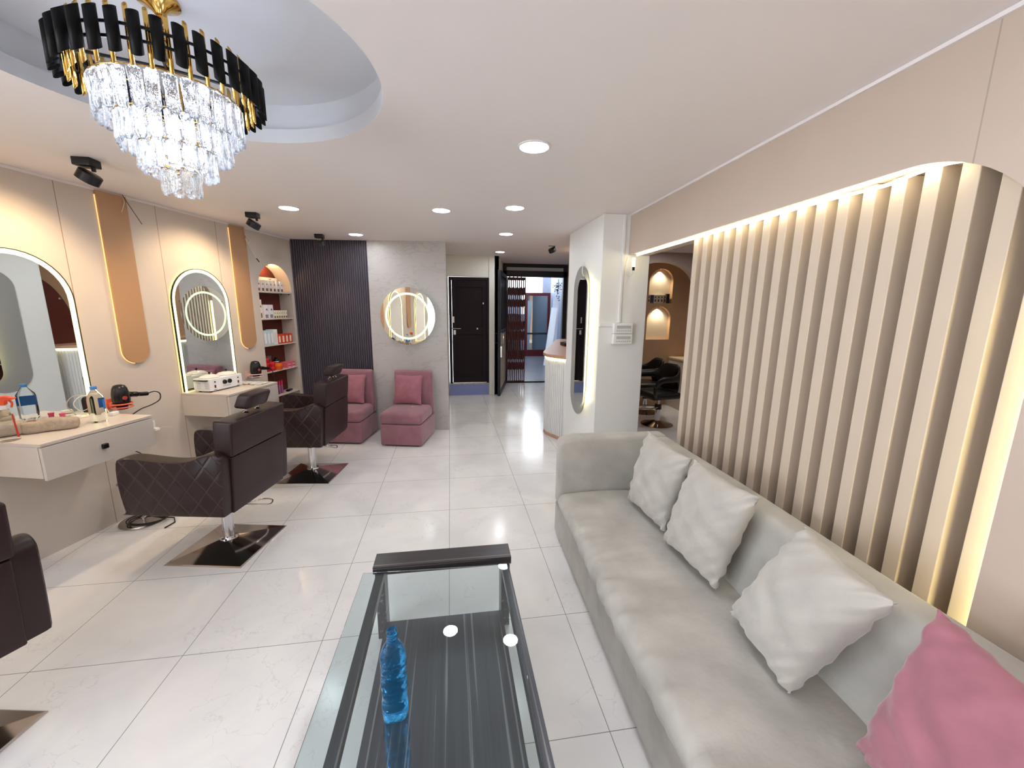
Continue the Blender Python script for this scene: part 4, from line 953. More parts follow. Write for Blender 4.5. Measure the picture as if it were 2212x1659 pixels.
# ------------------------------------------------------------------ wax heater and things on the far ledge
def waxer():
    t = thing('wax_heater', 'white double wax heater with two lids on the far ledge', 'wax heater', LP(1.318, 0.165, DT), LRZ-0.04)
    W_, D_, H_ = 0.35, 0.165, 0.118
    bm = B(); rbox(bm, -W_/2, W_/2, -D_/2, D_/2, 0.010, H_, 0.006); obj('case', bm, M('enamel_white', (240, 242, 246), rough=0.25), t, smooth=True)
    for x in (-W_/2+0.03, W_/2-0.03):
        for y in (-D_/2+0.03, D_/2-0.03): obj('rubber_foot', lathe(B(), [(0.012, 0), (0.012, 0.0095)], 12, Matrix.Translation((x, y, 0))), m_blackplastic, t)
    for x in (-0.088, 0.088):
        l = obj('pot_lid', lathe(B(), [(0.078, H_+0.001), (0.079, H_+0.007), (0.06, H_+0.020), (0.03, H_+0.028), (0.001, H_+0.030)], 32, cap=False), M('lid_cream', (238, 232, 226), rough=0.2), t, loc=(x, 0, 0), smooth=True)
        obj('lid_knob', lathe(B(), [(0.004, H_+0.028), (0.005, H_+0.036), (0.010, H_+0.040), (0.009, H_+0.050), (0.003, H_+0.052)], 14), m_blackplastic, l, smooth=True)
        k = obj('dial', lathe(B(), [(0.020, 0.001), (0.020, 0.010), (0.015, 0.016)], 20, Matrix.Translation((x*0.3, -D_/2, 0.072)) @ Matrix.Rotation(pi/2, 4, 'X')), m_blackplastic, t, smooth=True)
    bm = B()
    for sx in (-1, 1): box(bm, sx*0.125-0.007, sx*0.125+0.007, -D_/2-0.003, -D_/2+0.001, 0.035, 0.06)
    obj('switch', bm, M('switch_dark', (110, 30, 34), rough=0.3), t)
    bm = B()
    for sx in (-1, 1): lathe(bm, [(0.006, 0), (0.006, 0.004)], 12, Matrix.Translation((sx*0.125, -D_/2, 0.088)) @ Matrix.Rotation(pi/2, 4, 'X'))
    obj('pilot_lamp', bm, m_blackplastic, t)
    bm = B(); tube(bm, [(-W_/2+0.001, -0.06, 0.104), (-W_/2-0.016, -0.06, 0.104), (-W_/2-0.016, 0.06, 0.104), (-W_/2+0.001, 0.06, 0.104)], 0.006); obj('side_handle', bm, m_blackplastic, t, smooth='all')
    bm = B()
    for r in range(7):
        for y in (-0.05, 0.03): box(bm, -W_/2-0.0008, -W_/2+0.0003, y-0.02, y+0.02, 0.03+r*0.008, 0.0325+r*0.008)
    obj('vent_slots', bm, M('vent_grey', (190, 190, 196)), t)
    bm = B(); box(bm, -0.04, 0.04, -D_/2-0.0006, -D_/2+0.0002, 0.034, 0.037)
    for sx in (-1, 1): box(bm, sx*0.125-0.016, sx*0.125+0.016, -D_/2-0.0006, -D_/2+0.0002, 0.018, 0.022)
    obj('caption_print', bm, M('print_grey', (120, 122, 130)), t)
waxer()
def crumple(w, d, n, seed, amp):
    bm = B(); r_ = random.Random(seed); g_ = [[0]*(n+1) for _ in range(n+1)]
    for i in range(n+1):
        for j in range(n+1): g_[i][j] = bm.verts.new((-w/2+w*i/n+r_.uniform(-.004, .004), -d/2+d*j/n+r_.uniform(-.004, .004), 0.0015+abs(r_.gauss(0, amp))))
    for i in range(n):
        for j in range(n): bm.faces.new((g_[i][j], g_[i+1][j], g_[i+1][j+1], g_[i][j+1]))
    return bm
o = obj('plastic_sheet', crumple(0.145, 0.34, 14, 4, 0.006), M('plastic_white', (226, 228, 232), rough=0.25, trans=0.2), loc=LP(1.60, 0.235, DT), rot=(0, 0, LRZ), smooth='all'); o.modifiers.new('s', 'SOLIDIFY').thickness = 0.001; tag(o, 'crumpled white plastic sheet on the far ledge right of the wax heater', 'sheet')
o = obj('tweezers', tube(B(), spline([LP(1.47, 0.27, DT+0.004), LP(1.49, 0.30, DT+0.008), LP(1.50, 0.36, DT+0.004)], 5), 0.003, 6), m_gold, smooth='all'); tag(o, 'small gold tweezers beside the wax heater', 'tool')

# wires hanging from the ceiling at the tan strips
o = obj('ceiling_wire', tube(B(), spline([LP(0.835, 0.02, CH-0.002), LP(0.84, 0.03, CH-0.05), LP(0.80, 0.04, CH-0.13)], 6), 0.0022, 5), m_wcable, smooth='all'); tag(o, 'short pale wire hanging over the nearer tan strip', 'wire')
o = obj('ceiling_wire', tube(B(), spline([LP(0.842, 0.02, CH-0.002), LP(0.87, 0.04, CH-0.08), LP(0.93, 0.05, CH-0.19)], 6), 0.0024, 5), M('wire_brown', (86, 60, 44)), smooth='all'); tag(o, 'short brown wire hanging over the nearer tan strip', 'wire')
t = thing('ceiling_wire', 'pale looped wire with a dark tip hanging over the farther tan strip', 'wire', (0, 0, 0))
obj('wire_strand', tube(B(), spline([LP(2.02, 0.02, CH-0.002), LP(2.0, 0.04, CH-0.08), LP(2.05, 0.05, CH-0.13), LP(2.01, 0.05, CH-0.16), LP(2.0, 0.04, CH-0.12), LP(2.04, 0.05, CH-0.20), LP(2.10, 0.06, CH-0.30)], 7), 0.0032, 5), m_wcable, t, smooth='all')
obj('wire_tip', tube(B(), [LP(2.10, 0.06, CH-0.30), LP(2.13, 0.065, CH-0.335)], 0.005, 6), m_cable, t)

# ------------------------------------------------------------------ styling chairs
def styling_chair(label):
    t = thing('styling_chair', label, 'salon chair', (0, 0, 0), 0, 'brown quilted styling chairs at the mirrors')
    # base: square polished plate rising in four ridges to the collar
    bm = B(); q = 0.245
    lv = [(q, 0.0, 0), (q, 0.005, 0), (q-0.006, 0.009, 0), (0.046, 0.060, 1)]
    rings = []
    for h, z, f in lv:
        ring = []
        for k in range(32):
            a = pi/4+2*pi*k/32; r = h/max(abs(cos(a)), abs(sin(a)))*(1-f)+h*f
            ring.append(bm.verts.new((r*cos(a), r*sin(a), z)))
        rings.append(ring)
    for A, C_ in zip(rings[:-1], rings[1:]):
        for i in range(32): bm.faces.new((A[i], A[(i+1) % 32], C_[(i+1) % 32], C_[i]))
    bm.faces.new(rings[0][::-1]); bm.faces.new(rings[-1])
    o = obj('base_plate', bm, m_darkchrome, t); o.data.set_sharp_from_angle(angle=radians(2.5))
    for p in o.data.polygons: p.use_smooth = True
    o.data.set_sharp_from_angle(angle=radians(6))
    obj('collar', lathe(B(), [(0.052, 0.056), (0.055, 0.060), (0.052, 0.066), (0.037, 0.068)], 32), m_chrome, t, smooth=True)
    obj('column', lathe(B(), [(0.034, 0.066), (0.034, 0.27), (0.028, 0.272), (0.028, 0.34)], 32), m_chrome, t, smooth=True)
    obj('pump_pedal', tube(B(), spline([(0.03, -0.03, 0.26), (0.12, -0.10, 0.22), (0.22, -0.13, 0.17), (0.30, -0.10, 0.165), (0.31, -0.02, 0.165), (0.20, 0.03, 0.18), (0.03, 0.03, 0.24)], 6), 0.006, 8), m_chrome, t, smooth='all')
    obj('seat_frame', bx(-0.19, 0.19, -0.17, 0.30, 0.34, 0.375), m_black, t)
    obj('seat', rbox(B(), -0.23, 0.23, -0.165, 0.40, 0.376, 0.50, 0.03, (4, 4, 2)), m_leather, t, smooth='all')
    # arms: outline in the y-z plane
    def arm_pts():
        return [(-0.222, 0.365), (0.345, 0.365), (0.375, 0.385), (0.395, 0.55), (0.385, 0.69), (0.35, 0.72), (0.28, 0.725), (0.15, 0.712), (0.02, 0.705), (-0.08, 0.722), (-0.15, 0.752), (-0.20, 0.757), (-0.238, 0.735), (-0.246, 0.69), (-0.235, 0.5)]
    for sx in (-1, 1):
        x0, x1 = (0.236, 0.328)
        bm = B(); P3 = spline([Vector((a, b, 0)) for a, b in arm_pts()+[arm_pts()[0]]], 3)[:-1]; P2 = [(p.x, p.y) for p in P3]
        cx_ = sum(p[0] for p in P2)/len(P2); cy_ = sum(p[1] for p in P2)/len(P2)
        lay = []
        for x, s in ((x0, 0.975), (x0+0.008, 0.995), (x0+0.02, 1.0), (x1-0.022, 1.0), (x1-0.008, 0.992), (x1, 0.955)):
            lay.append([bm.verts.new((sx*x, cx_+(p[0]-cx_)*s, cy_+(p[1]-cy_)*s)) for p in P2])
        m_ = len(P2)
        for A, C_ in zip(lay[:-1], lay[1:]):
            for i in range(m_): bm.faces.new((A[i], A[(i+1) % m_], C_[(i+1) % m_], C_[i]))
        bm.faces.new(lay[0]); bm.faces.new(lay[-1][::-1])
        obj('armrest', bm, m_quilt, t, smooth=True, label='quilted armrest with diamond stitching')
    rk = Matrix.Rotation(radians(5), 4, 'X')
    piv = Matrix.Translation((0, -0.205, 0.37)) @ rk
    obj('backrest', rbox(B(), -0.252, 0.252, -0.03, 0.028, -0.01, 0.346, 0.008, (4, 1, 4), None, piv), m_leather, t, smooth='all')
    u = obj('back_cushion', rbox(B(), -0.262, 0.262, -0.036, 0.08, 0.352, 0.565, 0.014, (4, 2, 3), None, piv), m_leather, t, smooth='all')
    h = obj('headrest', rbox(B(), -0.10, 0.10, -0.04, 0.055, 0.60, 0.70, 0.022, (6, 3, 3), lambda p: Vector((p.x, p.y+0.03*(abs(p.x)/0.10)**2-0.01-0.35*(p.z-0.62), p.z+0.010*cos(p.x*20))), piv), m_leather, t, smooth='all')
    bm = B()
    for x in (-0.055, 0.055):
        lathe(bm, [(0.018, 0.566), (0.018, 0.571), (0.010, 0.576), (0.007, 0.578), (0.007, 0.625)], 16, piv @ Matrix.Translation((x, 0.02, 0)))
    obj('headrest_posts', bm, m_chrome, t, smooth=True)
    for c in t.children:
        if c.name.split('.')[0] not in ('base_plate', 'collar', 'column'): c.location.x = 0.028
    return t
ch = styling_chair('brown quilted styling chair in the middle, facing the near mirror'); ch.location = (-1.507, 2.741, 0); ch.rotation_euler = (0, 0, radians(79.5))
dup(ch, (-1.34, 3.925, 0), radians(83), 'brown quilted styling chair farther back beside the pink seats')
c3 = dup(ch, (-1.896, 1.392, 0), radians(80), 'brown quilted styling chair cut off by the left edge of the photo')
for c_ in list(c3.children):
    if c_.name.startswith('pump_pedal'): bpy.data.objects.remove(c_)
    elif c_.name.split('.')[0] not in ('base_plate', 'collar', 'column'): c_.rotation_euler.z = radians(-17)

# ------------------------------------------------------------------ pink slipper seats and cushions
def pouf(loc, rz, label):
    t = thing('slipper_chair', label, 'seat', loc, rz, 'pink velvet armless seats by the back wall')
    obj('base', rbox(B(), -0.245, 0.245, -0.30, 0.30, 0.015, 0.262, 0.018, (3, 3, 2)), m_pink, t, smooth='all')
    obj('seat_cushion', rbox(B(), -0.25, 0.25, -0.308, 0.18, 0.264, 0.40, 0.045, (6, 6, 3), lambda p: Vector((p.x, p.y, p.z+(0.012*(1-(p.x/0.25)**2)*(1 if p.z > 0.35 else 0))))), m_pink, t, smooth='all')
    mt = Matrix(((1, 0, 0, 0), (0, 1, -0.10, 0.03), (0, 0, 1, 0), (0, 0, 0, 1)))
    obj('backrest', rbox(B(), -0.248, 0.248, 0.19, 0.30, 0.264, 0.822, 0.035, (5, 2, 5), lambda p: Vector((p.x*(1-0.04*max(0, (p.z-0.4))/0.4), p.y-0.13*(0.8-p.z)*0.3*0, p.z))), m_pink, t, smooth='all')
    obj('feet', bx(-0.2, 0.2, -0.26, 0.26, 0.0, 0.0148), m_black, t)
    return t
# seat 2: front corners (-.841,4.71) (-.371,4.57)
r2 = radians(-13)
pf = pouf((-0.522, 4.885, 0), r2, 'pink velvet armless seat in front of the grey marble pier')
r1 = radians(-10)
_p = dup(pf, (-1.25, 5.04, 0), r1, 'pink velvet armless seat partly hidden behind the farther styling chair'); _p.scale = (1, 0.9, 1)
def cushion(loc, rz, label):
    t = thing('throw_cushion', label, 'cushion', loc, rz, 'pink square cushions on the pink seats')
    obj('cover', pillow(B(), [(-0.185, 0.09, 0.355), (0.175, 0.09, 0.355), (0.17, -0.01, 0.0), (-0.19, -0.01, 0.0)], 0.055, 16, 5), m_pinkc, t, smooth='all')
    return t
def seatpt(c, rz, x, y, z): return Vector((c[0]+x*cos(rz)-y*sin(rz), c[1]+x*sin(rz)+y*cos(rz), z))
cu = cushion(seatpt((-0.522, 4.885), r2, -0.035, 0.095, 0.415), r2, 'pink square cushion leaning on the pink seat before the marble pier')
dup(cu, seatpt((-1.25, 5.04), r1, 0.0, 0.070, 0.415), r1, 'pink square cushion leaning on the pink seat behind the styling chair')
o = obj('paper_scrap', crumple(0.03, 0.012, 4, 2, 0.002), m_whiteplastic, loc=seatpt((-0.522, 4.885), r2, 0.06, -0.02, 0.4125), rot=(0, 0, 0.8)); o.modifiers.new('s', 'SOLIDIFY').thickness = 0.001; tag(o, 'tiny white paper scrap on the right pink seat', 'paper')

# ------------------------------------------------------------------ round mirror on the pier
prz = radians(-15.6)
t = thing('round_mirror', 'round frameless mirror with a glowing ring on the grey marble pier', 'mirror', (-0.514, 5.214, 1.487), prz)
circ = lambda r, n=64: [(r*cos(2*pi*i/n), r*sin(2*pi*i/n)) for i in range(n)]
obj('glass', prism(B(), circ(0.352), -0.028, -0.022, XZ), m_mirror, t)
obj('light_ring', ringprism(B(), circ(0.288), circ(0.262), -0.0295, -0.0283, XZ), m_ring, t)
obj('backing', prism(B(), circ(0.22), -0.0215, 0.012, XZ), m_whiteplastic, t)
obj('back_light', ringprism(B(), circ(0.325), circ(0.315), -0.021, -0.016, XZ), M('cool_halo', (240, 250, 235), emit=0.8), t)
bm = B()
for k in range(4): lathe(bm, [(0.007, 0), (0.007, 0.006)], 10, Matrix.Translation((0.33*cos(k*pi/2), -0.029, 0.33*sin(k*pi/2))) @ Matrix.Rotation(pi/2, 4, 'X'))
obj('mirror_clips', bm, m_chrome, t)

# ------------------------------------------------------------------ oval mirror on the pillar
t = thing('oval_mirror', 'tall oval mirror with grey backing and warm light on the white pillar', 'mirror', (1.30, 3.77, 0.64))
PB = [(x+0.17, z-0.12) for x, z in pill(0.46, 1.49, 20)]
obj('backing', prism(B(), PB, -0.010, -0.0005, YZ), M('backing_grey', (150, 148, 146), rough=0.4), t, label='grey oval backing plate')
PP = pill(0.29, 1.26, 20)
obj('glass', prism(B(), PP, -0.050, -0.044, YZ), m_mirror, t)
obj('spacer', prism(B(), [(x*0.62, 0.10+z*0.84) for x, z in PP], -0.0435, -0.0105, YZ), m_whiteplastic, t)
obj('back_light', ringprism(B(), [(x*0.9, 0.035+z*0.945) for x, z in PP], [(x*0.82, 0.05+z*0.92) for x, z in PP], -0.042, -0.034, YZ), m_warm, t)
obj('supply_wire', tube(B(), spline([(-0.03, 0.02, 1.25), (-0.05, 0.03, 1.30), (-0.03, 0.08, 1.36), (-0.012, 0.12, 1.39)], 6), 0.004, 6), m_wcable, t, smooth='all')
# switch box + conduits on the pillar
t = thing('distribution_box', 'white double switch box on the front of the white pillar', 'switch box', (1.51, 3.43, 1.293))
for i in range(2):
    b_ = obj('module_case', rbox(B(), -0.088, 0.09, -0.05, 0, i*0.093, i*0.093+0.09, 0.006), m_whiteplastic, t, smooth=True)
    bm = B()
    for k in range(7): box(bm, -0.06+k*0.02, -0.048+k*0.02, -0.0512, -0.0495, i*0.093+0.02, i*0.093+0.03)
    box(bm, -0.06, 0.072, -0.0512, -0.0495, i*0.093+0.045, i*0.093+0.07)
    obj('breaker_slots', bm, M('slot_grey', (190, 192, 190)), b_)
bm = B(); box(bm, 1.303, 1.421, 3.412, 3.4295, 1.445, 1.470)
o = obj('cable_duct', bm, m_whiteplastic, bevel=0.002); tag(o, 'horizontal white cable duct left of the switch box', 'duct')
bm = B(); box(bm, 1.475, 1.495, 3.414, 3.4295, 1.481, CH-0.002)
o = obj('cable_duct', bm, m_whiteplastic, bevel=0.002); tag(o, 'upright white cable duct rising from the switch box to the ceiling', 'duct')
t = thing('strip_connector', 'strip light connector with looped wire at the pillar end of the opening', 'connector', RP(3.36, -0.02, 2.03))
obj('plug', rbox(B(), -0.010, 0.010, -0.010, 0.010, -0.075, 0.0, 0.003), M('plug_warm', (255, 240, 196), emit=1.5), t, smooth=True)
obj('plug_tip', bx(-0.008, 0.008, -0.008, 0.008, -0.105, -0.076), m_black, t)
obj('wire_loop', tube(B(), spline([(0, 0, -0.10), (-0.01, 0, -0.14), (-0.04, 0, -0.155), (-0.07, 0, -0.12), (-0.07, 0, -0.04), (-0.06, 0, 0.0)], 6), 0.003, 5), m_wcable, t, smooth='all')

# ------------------------------------------------------------------ reception counter
def counter():
    t = thing('reception_counter', 'white fluted reception counter with wood top beside the white pillar', 'counter')
    foot = [(1.97, 7.2), (1.24, 5.15), (1.195, 4.98), (1.195, 4.86), (1.225, 4.77), (1.30, 4.62), (1.38, 4.53), (1.50, 4.47), (1.70, 4.47), (1.75, 4.7), (2.02, 6.2), (2.12, 7.2)]
    P = [Vector((x, y, 0)) for x, y in foot]
    fl = []; N_ = len(P)
    for i in range(N_):
        a, b = P[i], P[(i+1) % N_]; L_ = (b-a).length
        if i in range(0, 8):
            k = max(1, int(round(L_/0.034))); d = (b-a)/k; nn = Vector((-(b-a).y, (b-a).x, 0)).normalized()*0.011
            if nn.dot(a-Vector((1.7, 5.5, 0))) > 0: nn = -nn
            for j in range(k):
                q = a+d*j; fl += [q, q+d*0.28+nn*0, q+d*0.34+nn, q+d*0.94+nn]
        else: fl.append(a)
    obj('fluted_body', prism(B(), [(p.x, p.y) for p in fl], 0.04, 0.985), m_flute, t)
    c = Vector((1.62, 5.5, 0))
    def off(k): return [((p.x+(-k if i < 5 or i == 0 else 0)*1.0), p.y-(k if 3 <= i <= 8 else 0)) for i, p in enumerate(P)]
    obj('counter_top', prism(B(), off(0.03), 1.01, 1.05), m_counterwood, t, bevel=0.008)
    obj('light_line', prism(B(), off(0.006), 0.986, 0.998), m_cled, t, label='glowing strip under the wood top')
    obj('top_packer', prism(B(), off(-0.02), 0.9985, 1.0095), m_flute, t)
    obj('plinth', prism(B(), off(0.004), 0.0, 0.0395), m_counterwood, t, label='thin wood plinth')
counter()
t = thing('desk_tray', 'black tray holding crumpled blue plastic on the reception counter', 'tray', (1.78, 5.85, 1.0505))
bm = B(); box(bm, -0.12, 0.12, -0.12, 0.12, 0, 0.008)
for a in ((-0.12, -0.11, -0.12, 0.12), (0.11, 0.12, -0.12, 0.12), (-0.11, 0.11, -0.12, -0.11), (-0.11, 0.11, 0.11, 0.12)): box(bm, *a, 0.008, 0.05)
obj('tray_case', bm, m_black, t)
o = obj('plastic_bag', crumple(0.2, 0.2, 8, 9, 0.02), M('bag_blue', (120, 150, 190), rough=0.3), loc=(1.78, 5.85, 1.067)); o.modifiers.new('s', 'SOLIDIFY').thickness = 0.001; tag(o, 'crumpled blue plastic in the black tray on the counter', 'bag')

# ------------------------------------------------------------------ sofa
def sofa():
    t = thing('sofa', 'long grey velvet sofa along the slatted partition', 'sofa', (0.72, 2.60, 0), radians(-1.9))
    # local: x across (0 front .. 0.75 back), y negative towards the viewer
    L_ = 3.0
    obj('base', rbox(B(), 0.0, 0.75, -L_, 0, 0.02, 0.255, 0.02, (3, 10, 2)), m_sofa, t, smooth='all')
    def seatfn(p):
        q = p.copy(); y = p.y
        top_ = max(0, min(1, (p.z-0.30)/0.06)); fr = max(0, min(1, (0.26-p.x)/0.2))
        q.z += top_*(0.014*sin(pi*min(1, max(0, (p.x+0.02)/0.62))))
        env = math.exp(-((y+0.95)/0.45)**2)+0.5*math.exp(-((y+1.75)/0.4)**2)
        w = 0.0
        for k, (f, ph, am) in enumerate(((34, 0.5, .0052), (57, 1.7, .0045), (95, 4.1, .0032))):
            w += am*sin(f*(y+0.16*p.x+0.05*sin(9*p.x+k))+ph)
        q.z += top_*w*env*(0.25+0.75*fr)*1.3
        q.x += -0.012*fr*(0.3+sin(y*4.2)*0.5) - (w*env*0.8 if p.x < 0.06 else 0)
        q.z -= top_*0.014*math.exp(-((y+1.0+0.25*p.x)/0.018)**2)*max(0, min(1, (0.34-p.x)/0.15))
        return q
    obj('seat_cushion', rbox(B(), -0.02, 0.62, -L_, -0.13, 0.256, 0.375, 0.055, (14, 170, 3), seatfn), m_sofa, t, smooth='all')
    obj('armrest', rbox(B(), -0.005, 0.75, -0.128, 0.0, 0.256, 0.752, 0.030, (8, 2, 6), lambda p: Vector((p.x, p.y, p.z-(0.03*max(0, (0.12-p.x)/0.12)**2 if p.z > 0.6 else 0)))), m_sofa, t, smooth='all')
    def backfn(p):
        q = p.copy(); 
        if p.x < 0.66: q.x = p.x - (0.752-p.z)*0.20 + 0.004*sin(p.y*9+p.z*12)
        q.z += 0.003*sin(p.y*5)*(1 if p.z > 0.7 else 0); return q
    obj('backrest', rbox(B(), 0.625, 0.75, -L_, -0.129, 0.256, 0.752, 0.032, (2, 30, 8), backfn), m_sofa, t, smooth='all')
    obj('feet', bx(0.06, 0.69, -L_+0.08, -0.06, 0.0, 0.0195), m_black, t)
sofa()
def sofa_cushion(c, mt, label, seed, th=0.075, grp=None):
    c = [Vector(p) for p in c]; o0 = sum(c, Vector())/4
    o = obj('throw_cushion', pillow(B(), [p-o0 for p in c], th*1.12, 34, seed), mt, loc=o0, smooth='all')
    return tag(o, label, 'cushion', grp)
G_ = 'pale velvet cushions on the sofa'
sofa_cushion([(1.225, 2.27, .845), (1.215, 1.80, .845), (1.135, 1.86, .405), (1.115, 2.25, .40)], m_cush, 'pale grey cushion farthest along the sofa, by the armrest', 3, grp=G_)
sofa_cushion([(1.215, 1.765, .855), (1.195, 1.31, .875), (1.12, 1.40, .405), (1.095, 1.78, .405)], m_cush, 'pale grey cushion second from the sofa armrest, tilted corner up', 4, grp=G_)
sofa_cushion([(1.185, 1.085, .878), (1.115, .745, .868), (1.05, .93, .395), (1.085, 1.25, .42)], m_cush, 'large pale grey cushion nearest the pink one, leaning on its corner', 5, 0.085, G_)
sofa_cushion([(1.17, .695, .885), (1.10, .33, .865), (1.03, .43, .41), (1.075, .735, .43)], m_pinkc, 'pink velvet cushion at the near end of the sofa', 6, 0.08)

# ------------------------------------------------------------------ coffee table and bottle
def table():
    t = thing('coffee_table', 'low glass coffee table with dark wood frame and shelf', 'table', (0, 0, 0))
    y1 = 1.83
    obj('end_panel', bx(-0.380, 0.275, 1.757, 1.870, 0.362, 0.402), m_woodX, t, bevel=0.002)
    bm = B()
    for x in (-0.372, 0.228): box(bm, x, x+0.042, 1.737, 1.79, 0.0, 0.3745); box(bm, x, x+0.042, -0.05, 0.0, 0.0, 0.3745)
    obj('legs', bm, m_woodY, t, bevel=0.002) if False else bm.free()
    lg = None
    for x, y in ((-0.374, 1.770), (0.228, 1.770), (-0.374, -0.15), (0.228, -0.15)):
        if lg is None: lg = obj('leg', bx(0, 0.042, 0, 0.09, 0.0, 0.3615), m_woodY, t, bevel=0.002); o = lg
        else: o = lg.copy(); COL.objects.link(o); o.parent = t
        o.location = (x, y, 0)
    for x in (-0.366, 0.226):
        obj('side_rail', bx(x, x+0.036, -0.06, 1.769, 0.325, 0.3615), m_woodY, t, bevel=0.001)
    obj('cross_rail', bx(-0.328, 0.226, 1.80, 1.84, 0.325, 0.3615), m_woodX, t, bevel=0.001)
    obj('lower_shelf', bx(-0.327, 0.225, -0.15, 1.72, 0.115, 0.135), m_woodY, t, bevel=0.001)
    bm = B()
    for x in (-0.350, 0.208): pass
    bm.free()
    # glass lies slightly askew on the rails
    c = [(-0.421, 1.752), (0.249, 1.728), (0.205, -0.14), (-0.458, -0.12)]
    for x in (-0.35, 0.24): obj('rubber_pad', bx(x-0.008, x+0.008, 0.4, 0.43, 0.3617, 0.3753), m_blackplastic, t)
    obj('glass_top', prism(B(), c, 0.3755, 0.3845), m_tglass, t, bevel=0.001, label='clear glass top')
table()
def blue_bottle():
    t = thing('blue_bottle', 'empty uncapped blue plastic bottle standing on the glass coffee table', 'bottle', (-0.185, 1.052, 0.3848), radians(8))
    bm = B(); rings = []; n = 32
    prof = [(0.030, 0.0, 3), (0.036, 0.004, 3.5), (0.0375, 0.03, 3.5)]
    for k in range(26):
        z = 0.034+k*0.0065; prof.append((0.0362+0.0016*sin(z*150), z, 3.5))
    prof += [(0.0375, 0.205, 3.5), (0.036, 0.218, 3), (0.026, 0.243, 2.3), (0.0175, 0.256, 2), (0.0150, 0.262, 2), (0.0150, 0.270, 2), (0.0172, 0.272, 2), (0.0172, 0.277, 2), (0.0150, 0.278, 2), (0.0150, 0.284, 2), (0.0158, 0.286, 2), (0.0150, 0.289, 2), (0.0158, 0.292, 2), (0.0148, 0.296, 2), (0.0125, 0.297, 2), (0.0125, 0.285, 2)]
    for r, z, k in prof:
        rr = []
        for i in range(n):
            a = 2*pi*i/n; f = (abs(cos(a))**k+abs(sin(a))**k)**(-1/k)
            tw = 1+(0.035*sin(3*a+z*75)*(1 if 0.04 < z < 0.19 else 0))
            rr.append(bm.verts.new((r*f*tw*cos(a)*1.0, r*f*tw*sin(a)*0.86, z)))
        rings.append(rr)
    for A, C_ in zip(rings[:-1], rings[1:]):
        for i in range(n): bm.faces.new((A[i], A[(i+1) % n], C_[(i+1) % n], C_[i]))
    bm.faces.new(rings[0][::-1]); bm.faces.new(rings[-1])
    o = obj('bottle_shell', bm, m_blue, t, smooth='all')
blue_bottle()

# ------------------------------------------------------------------ next room furniture
def shell_chair(label, loc, rz):
    t = thing('shell_chair', label, 'salon chair', loc, rz, 'black shell chairs in the next room')
    obj('base_disc', lathe(B(), [(0.215, 0.0), (0.22, 0.006), (0.12, 0.03), (0.05, 0.055), (0.035, 0.06)], 40), M('bronze_chrome', (140, 126, 112), rough=0.12, metal=1), t, smooth=True)
    obj('column', lathe(B(), [(0.036, 0.06), (0.036, 0.26), (0.020, 0.27), (0.020, 0.40)], 24), m_chrome, t, smooth=True)
    obj('column_cover', lathe(B(), [(0.045, 0.22), (0.047, 0.235), (0.045, 0.29)], 24), m_black, t, smooth=True)
    obj('foot_ring', tube(B(), spline([(-0.04, 0.03, 0.26), (-0.11, 0.20, 0.26), (0, 0.33, 0.25), (0.11, 0.20, 0.26), (0.04, 0.03, 0.26)], 6), 0.010, 8), m_chrome, t, smooth='all')
    obj('seat', rbox(B(), -0.24, 0.24, -0.20, 0.26, 0.40, 0.49, 0.04, (5, 5, 2)), M('black_leather', (24, 22, 24), rough=0.35), t, smooth='all')
    # wrap-around shell: arms sweep up into the back
    bm = B(); lay = []; n = 28
    for k in range(n+1):
        a = -pi*0.62+pi*1.24*k/n - pi/2; f = abs(k/n-0.5)*2
        sm = lambda a_, b_: max(0, min(1, (f-a_)/(b_-a_)))**2*(3-2*max(0, min(1, (f-a_)/(b_-a_))))
        top_ = 0.87-0.14*sm(0.25, 0.62)-0.05*sm(0.85, 1.0); bot = 0.45+0.19*sm(0.30, 0.52)-0.10*sm(0.88, 1.0)
        rx, ry = 0.29, 0.27; pt = lambda s: Vector((rx*s*cos(a), ry*s*sin(a)+0.03+0.28*max(0, f-0.5), 0))
        o_, i_ = pt(1.0), pt(0.86)
        lay.append([bm.verts.new(v) for v in (o_+Vector((0, 0, bot)), o_*1.02+Vector((0, 0, (bot+top_)/2)), o_+Vector((0, 0, top_)), i_+Vector((0, 0, top_-0.005)), i_+Vector((0, 0, bot)))])
    for A, C_ in zip(lay[:-1], lay[1:]):
        for i in range(5): bm.faces.new((A[i], A[(i+1) % 5], C_[(i+1) % 5], C_[i]))
    bm.faces.new(lay[0]); bm.faces.new(lay[-1][::-1])
    o = obj('back_shell', bm, M('black_leather', (24, 22, 24)), t, smooth='all'); s = o.modifiers.new('sub', 'SUBSURF'); s.levels = 1; s.render_levels = 1
    for sx in (-1, 1):
        bm = B(); tube(bm, spline([(sx*0.21, 0.20, 0.44), (sx*0.25, 0.25, 0.50), (sx*0.262, 0.26, 0.60)], 5), 0.022, 8)
        obj('arm_support', bm, M('black_leather', (24, 22, 24)), t, smooth='all')
    return t
sc = shell_chair('black shell chair nearest the opening, on a round bronze base', (2.87, 5.12, 0), radians(98))
dup(sc, (3.02, 5.80, 0), radians(85), 'black shell chair standing behind the nearer shell chair')
t = thing('low_cabinet', 'low cream cabinet with a round cut-out by the wall of the next room', 'cabinet', (3.62, 5.72, 0))
obj('carcass', bx(0, 0.45, 0, 0.525, 0, 0.80), m_desk, t, bevel=0.002)
obj('top', bx(-0.01, 0.45, -0.01, 0.525, 0.801, 0.825), M('cab_top', (226, 200, 170), rough=0.4), t)
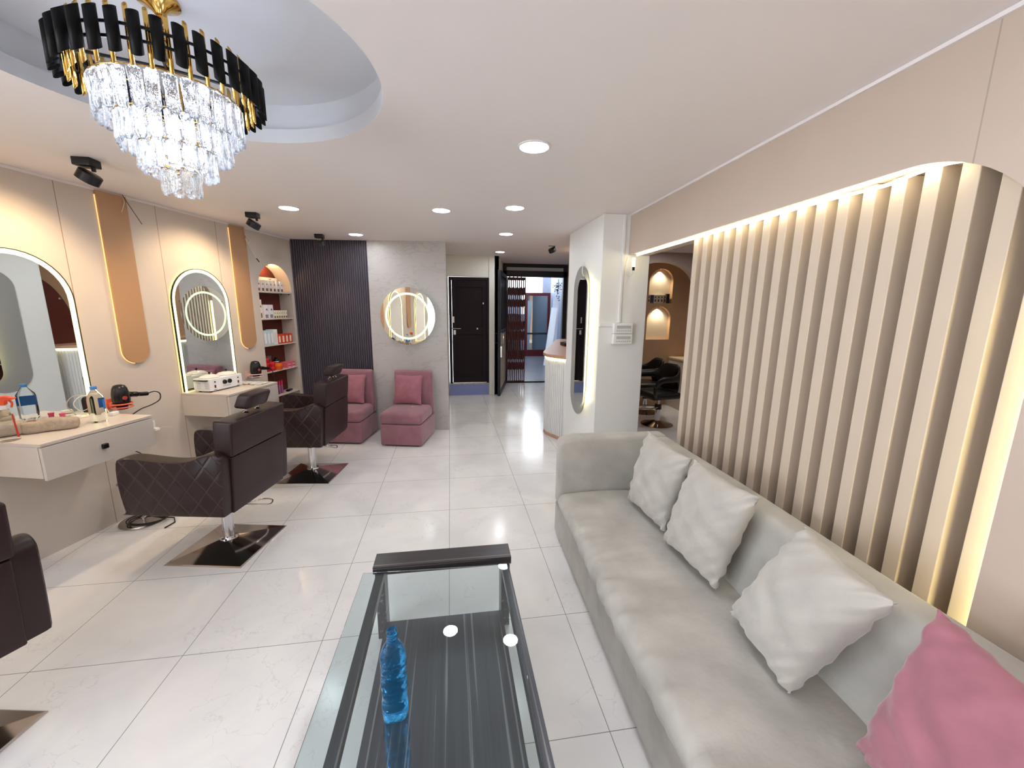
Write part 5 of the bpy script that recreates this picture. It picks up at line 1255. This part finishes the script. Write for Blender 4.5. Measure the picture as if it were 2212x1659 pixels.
obj('cutout', lathe(B(), [(0.09, 0), (0.09, 0.004)], 28, Matrix.Translation((-0.0005, 0.27, 0.58)) @ Matrix.Rotation(-pi/2, 4, 'Y')), M('cut_grey', (120, 104, 92)), t, label='round grey cut-out')
for i in range(7):
    x = 3.205+i*0.056; c = ((186, 170, 148), (70, 70, 96), (214, 200, 184), (214, 200, 184), (214, 200, 184), (168, 150, 120), (34, 28, 34))[i]
    lb = ('beige box at the left end', 'dark blue box second', 'pale printed box third', 'pale printed box fourth', 'pale printed box fifth', 'olive box sixth', 'black box at the right end')[i]
    t = thing('product_box', lb+' in the row in the upper lit niche', 'box', (x, 6.292, 1.7005), 0, 'boxes in the upper lit niche')
    obj('carton', bx(-0.024, 0.024, -0.03, 0.03, 0, 0.13+0.02*(i == 6)), M('nb_%d' % i, c, rough=0.4), t, bevel=0.001)
    bm = B(); lathe(bm, [(0.012, 0), (0.012, 0.001)], 14, Matrix.Translation((0, -0.030, 0.095)) @ Matrix.Rotation(pi/2, 4, 'X')); box(bm, -0.010, 0.010, -0.031, -0.0301, 0.02, 0.06)
    obj('printed_mark', bm, M('print_dark', (60, 50, 50)), t)
for z, nm in ((2.243, 'upper'), (1.648, 'lower')):
    t = thing('niche_light', 'tiny warm spotlight in the head of the %s niche of the next room' % nm, 'light', (3.395, 6.29, z-0.002), 0)
    obj('lamp_can', lathe(B(), [(0.014, -0.014), (0.014, 0)], 16), m_gold, t)
    ld = bpy.data.lights.new('niche', 'SPOT'); ld.energy = 5; ld.color = (1, 0.87, 0.62); ld.spot_size = radians(120); ld.spot_blend = 0.8; ld.shadow_soft_size = 0.012
    lo = bpy.data.objects.new('niche_beam', ld); COL.objects.link(lo); lo.parent = t; lo.location = (0, 0, -0.02)
# product niche light
t = thing('niche_light', 'tiny warm light in the head of the product niche', 'light', NP(2.437, 0.08, 2.055), 0)
obj('lamp_can', lathe(B(), [(0.012, -0.012), (0.012, 0)], 16), m_gold, t)
ld = bpy.data.lights.new('niche', 'POINT'); ld.energy = 0.85; ld.color = (1, 0.68, 0.36); ld.shadow_soft_size = 0.015
lo = bpy.data.objects.new('niche_beam', ld); COL.objects.link(lo); lo.parent = t; lo.location = (0, 0, -0.03)
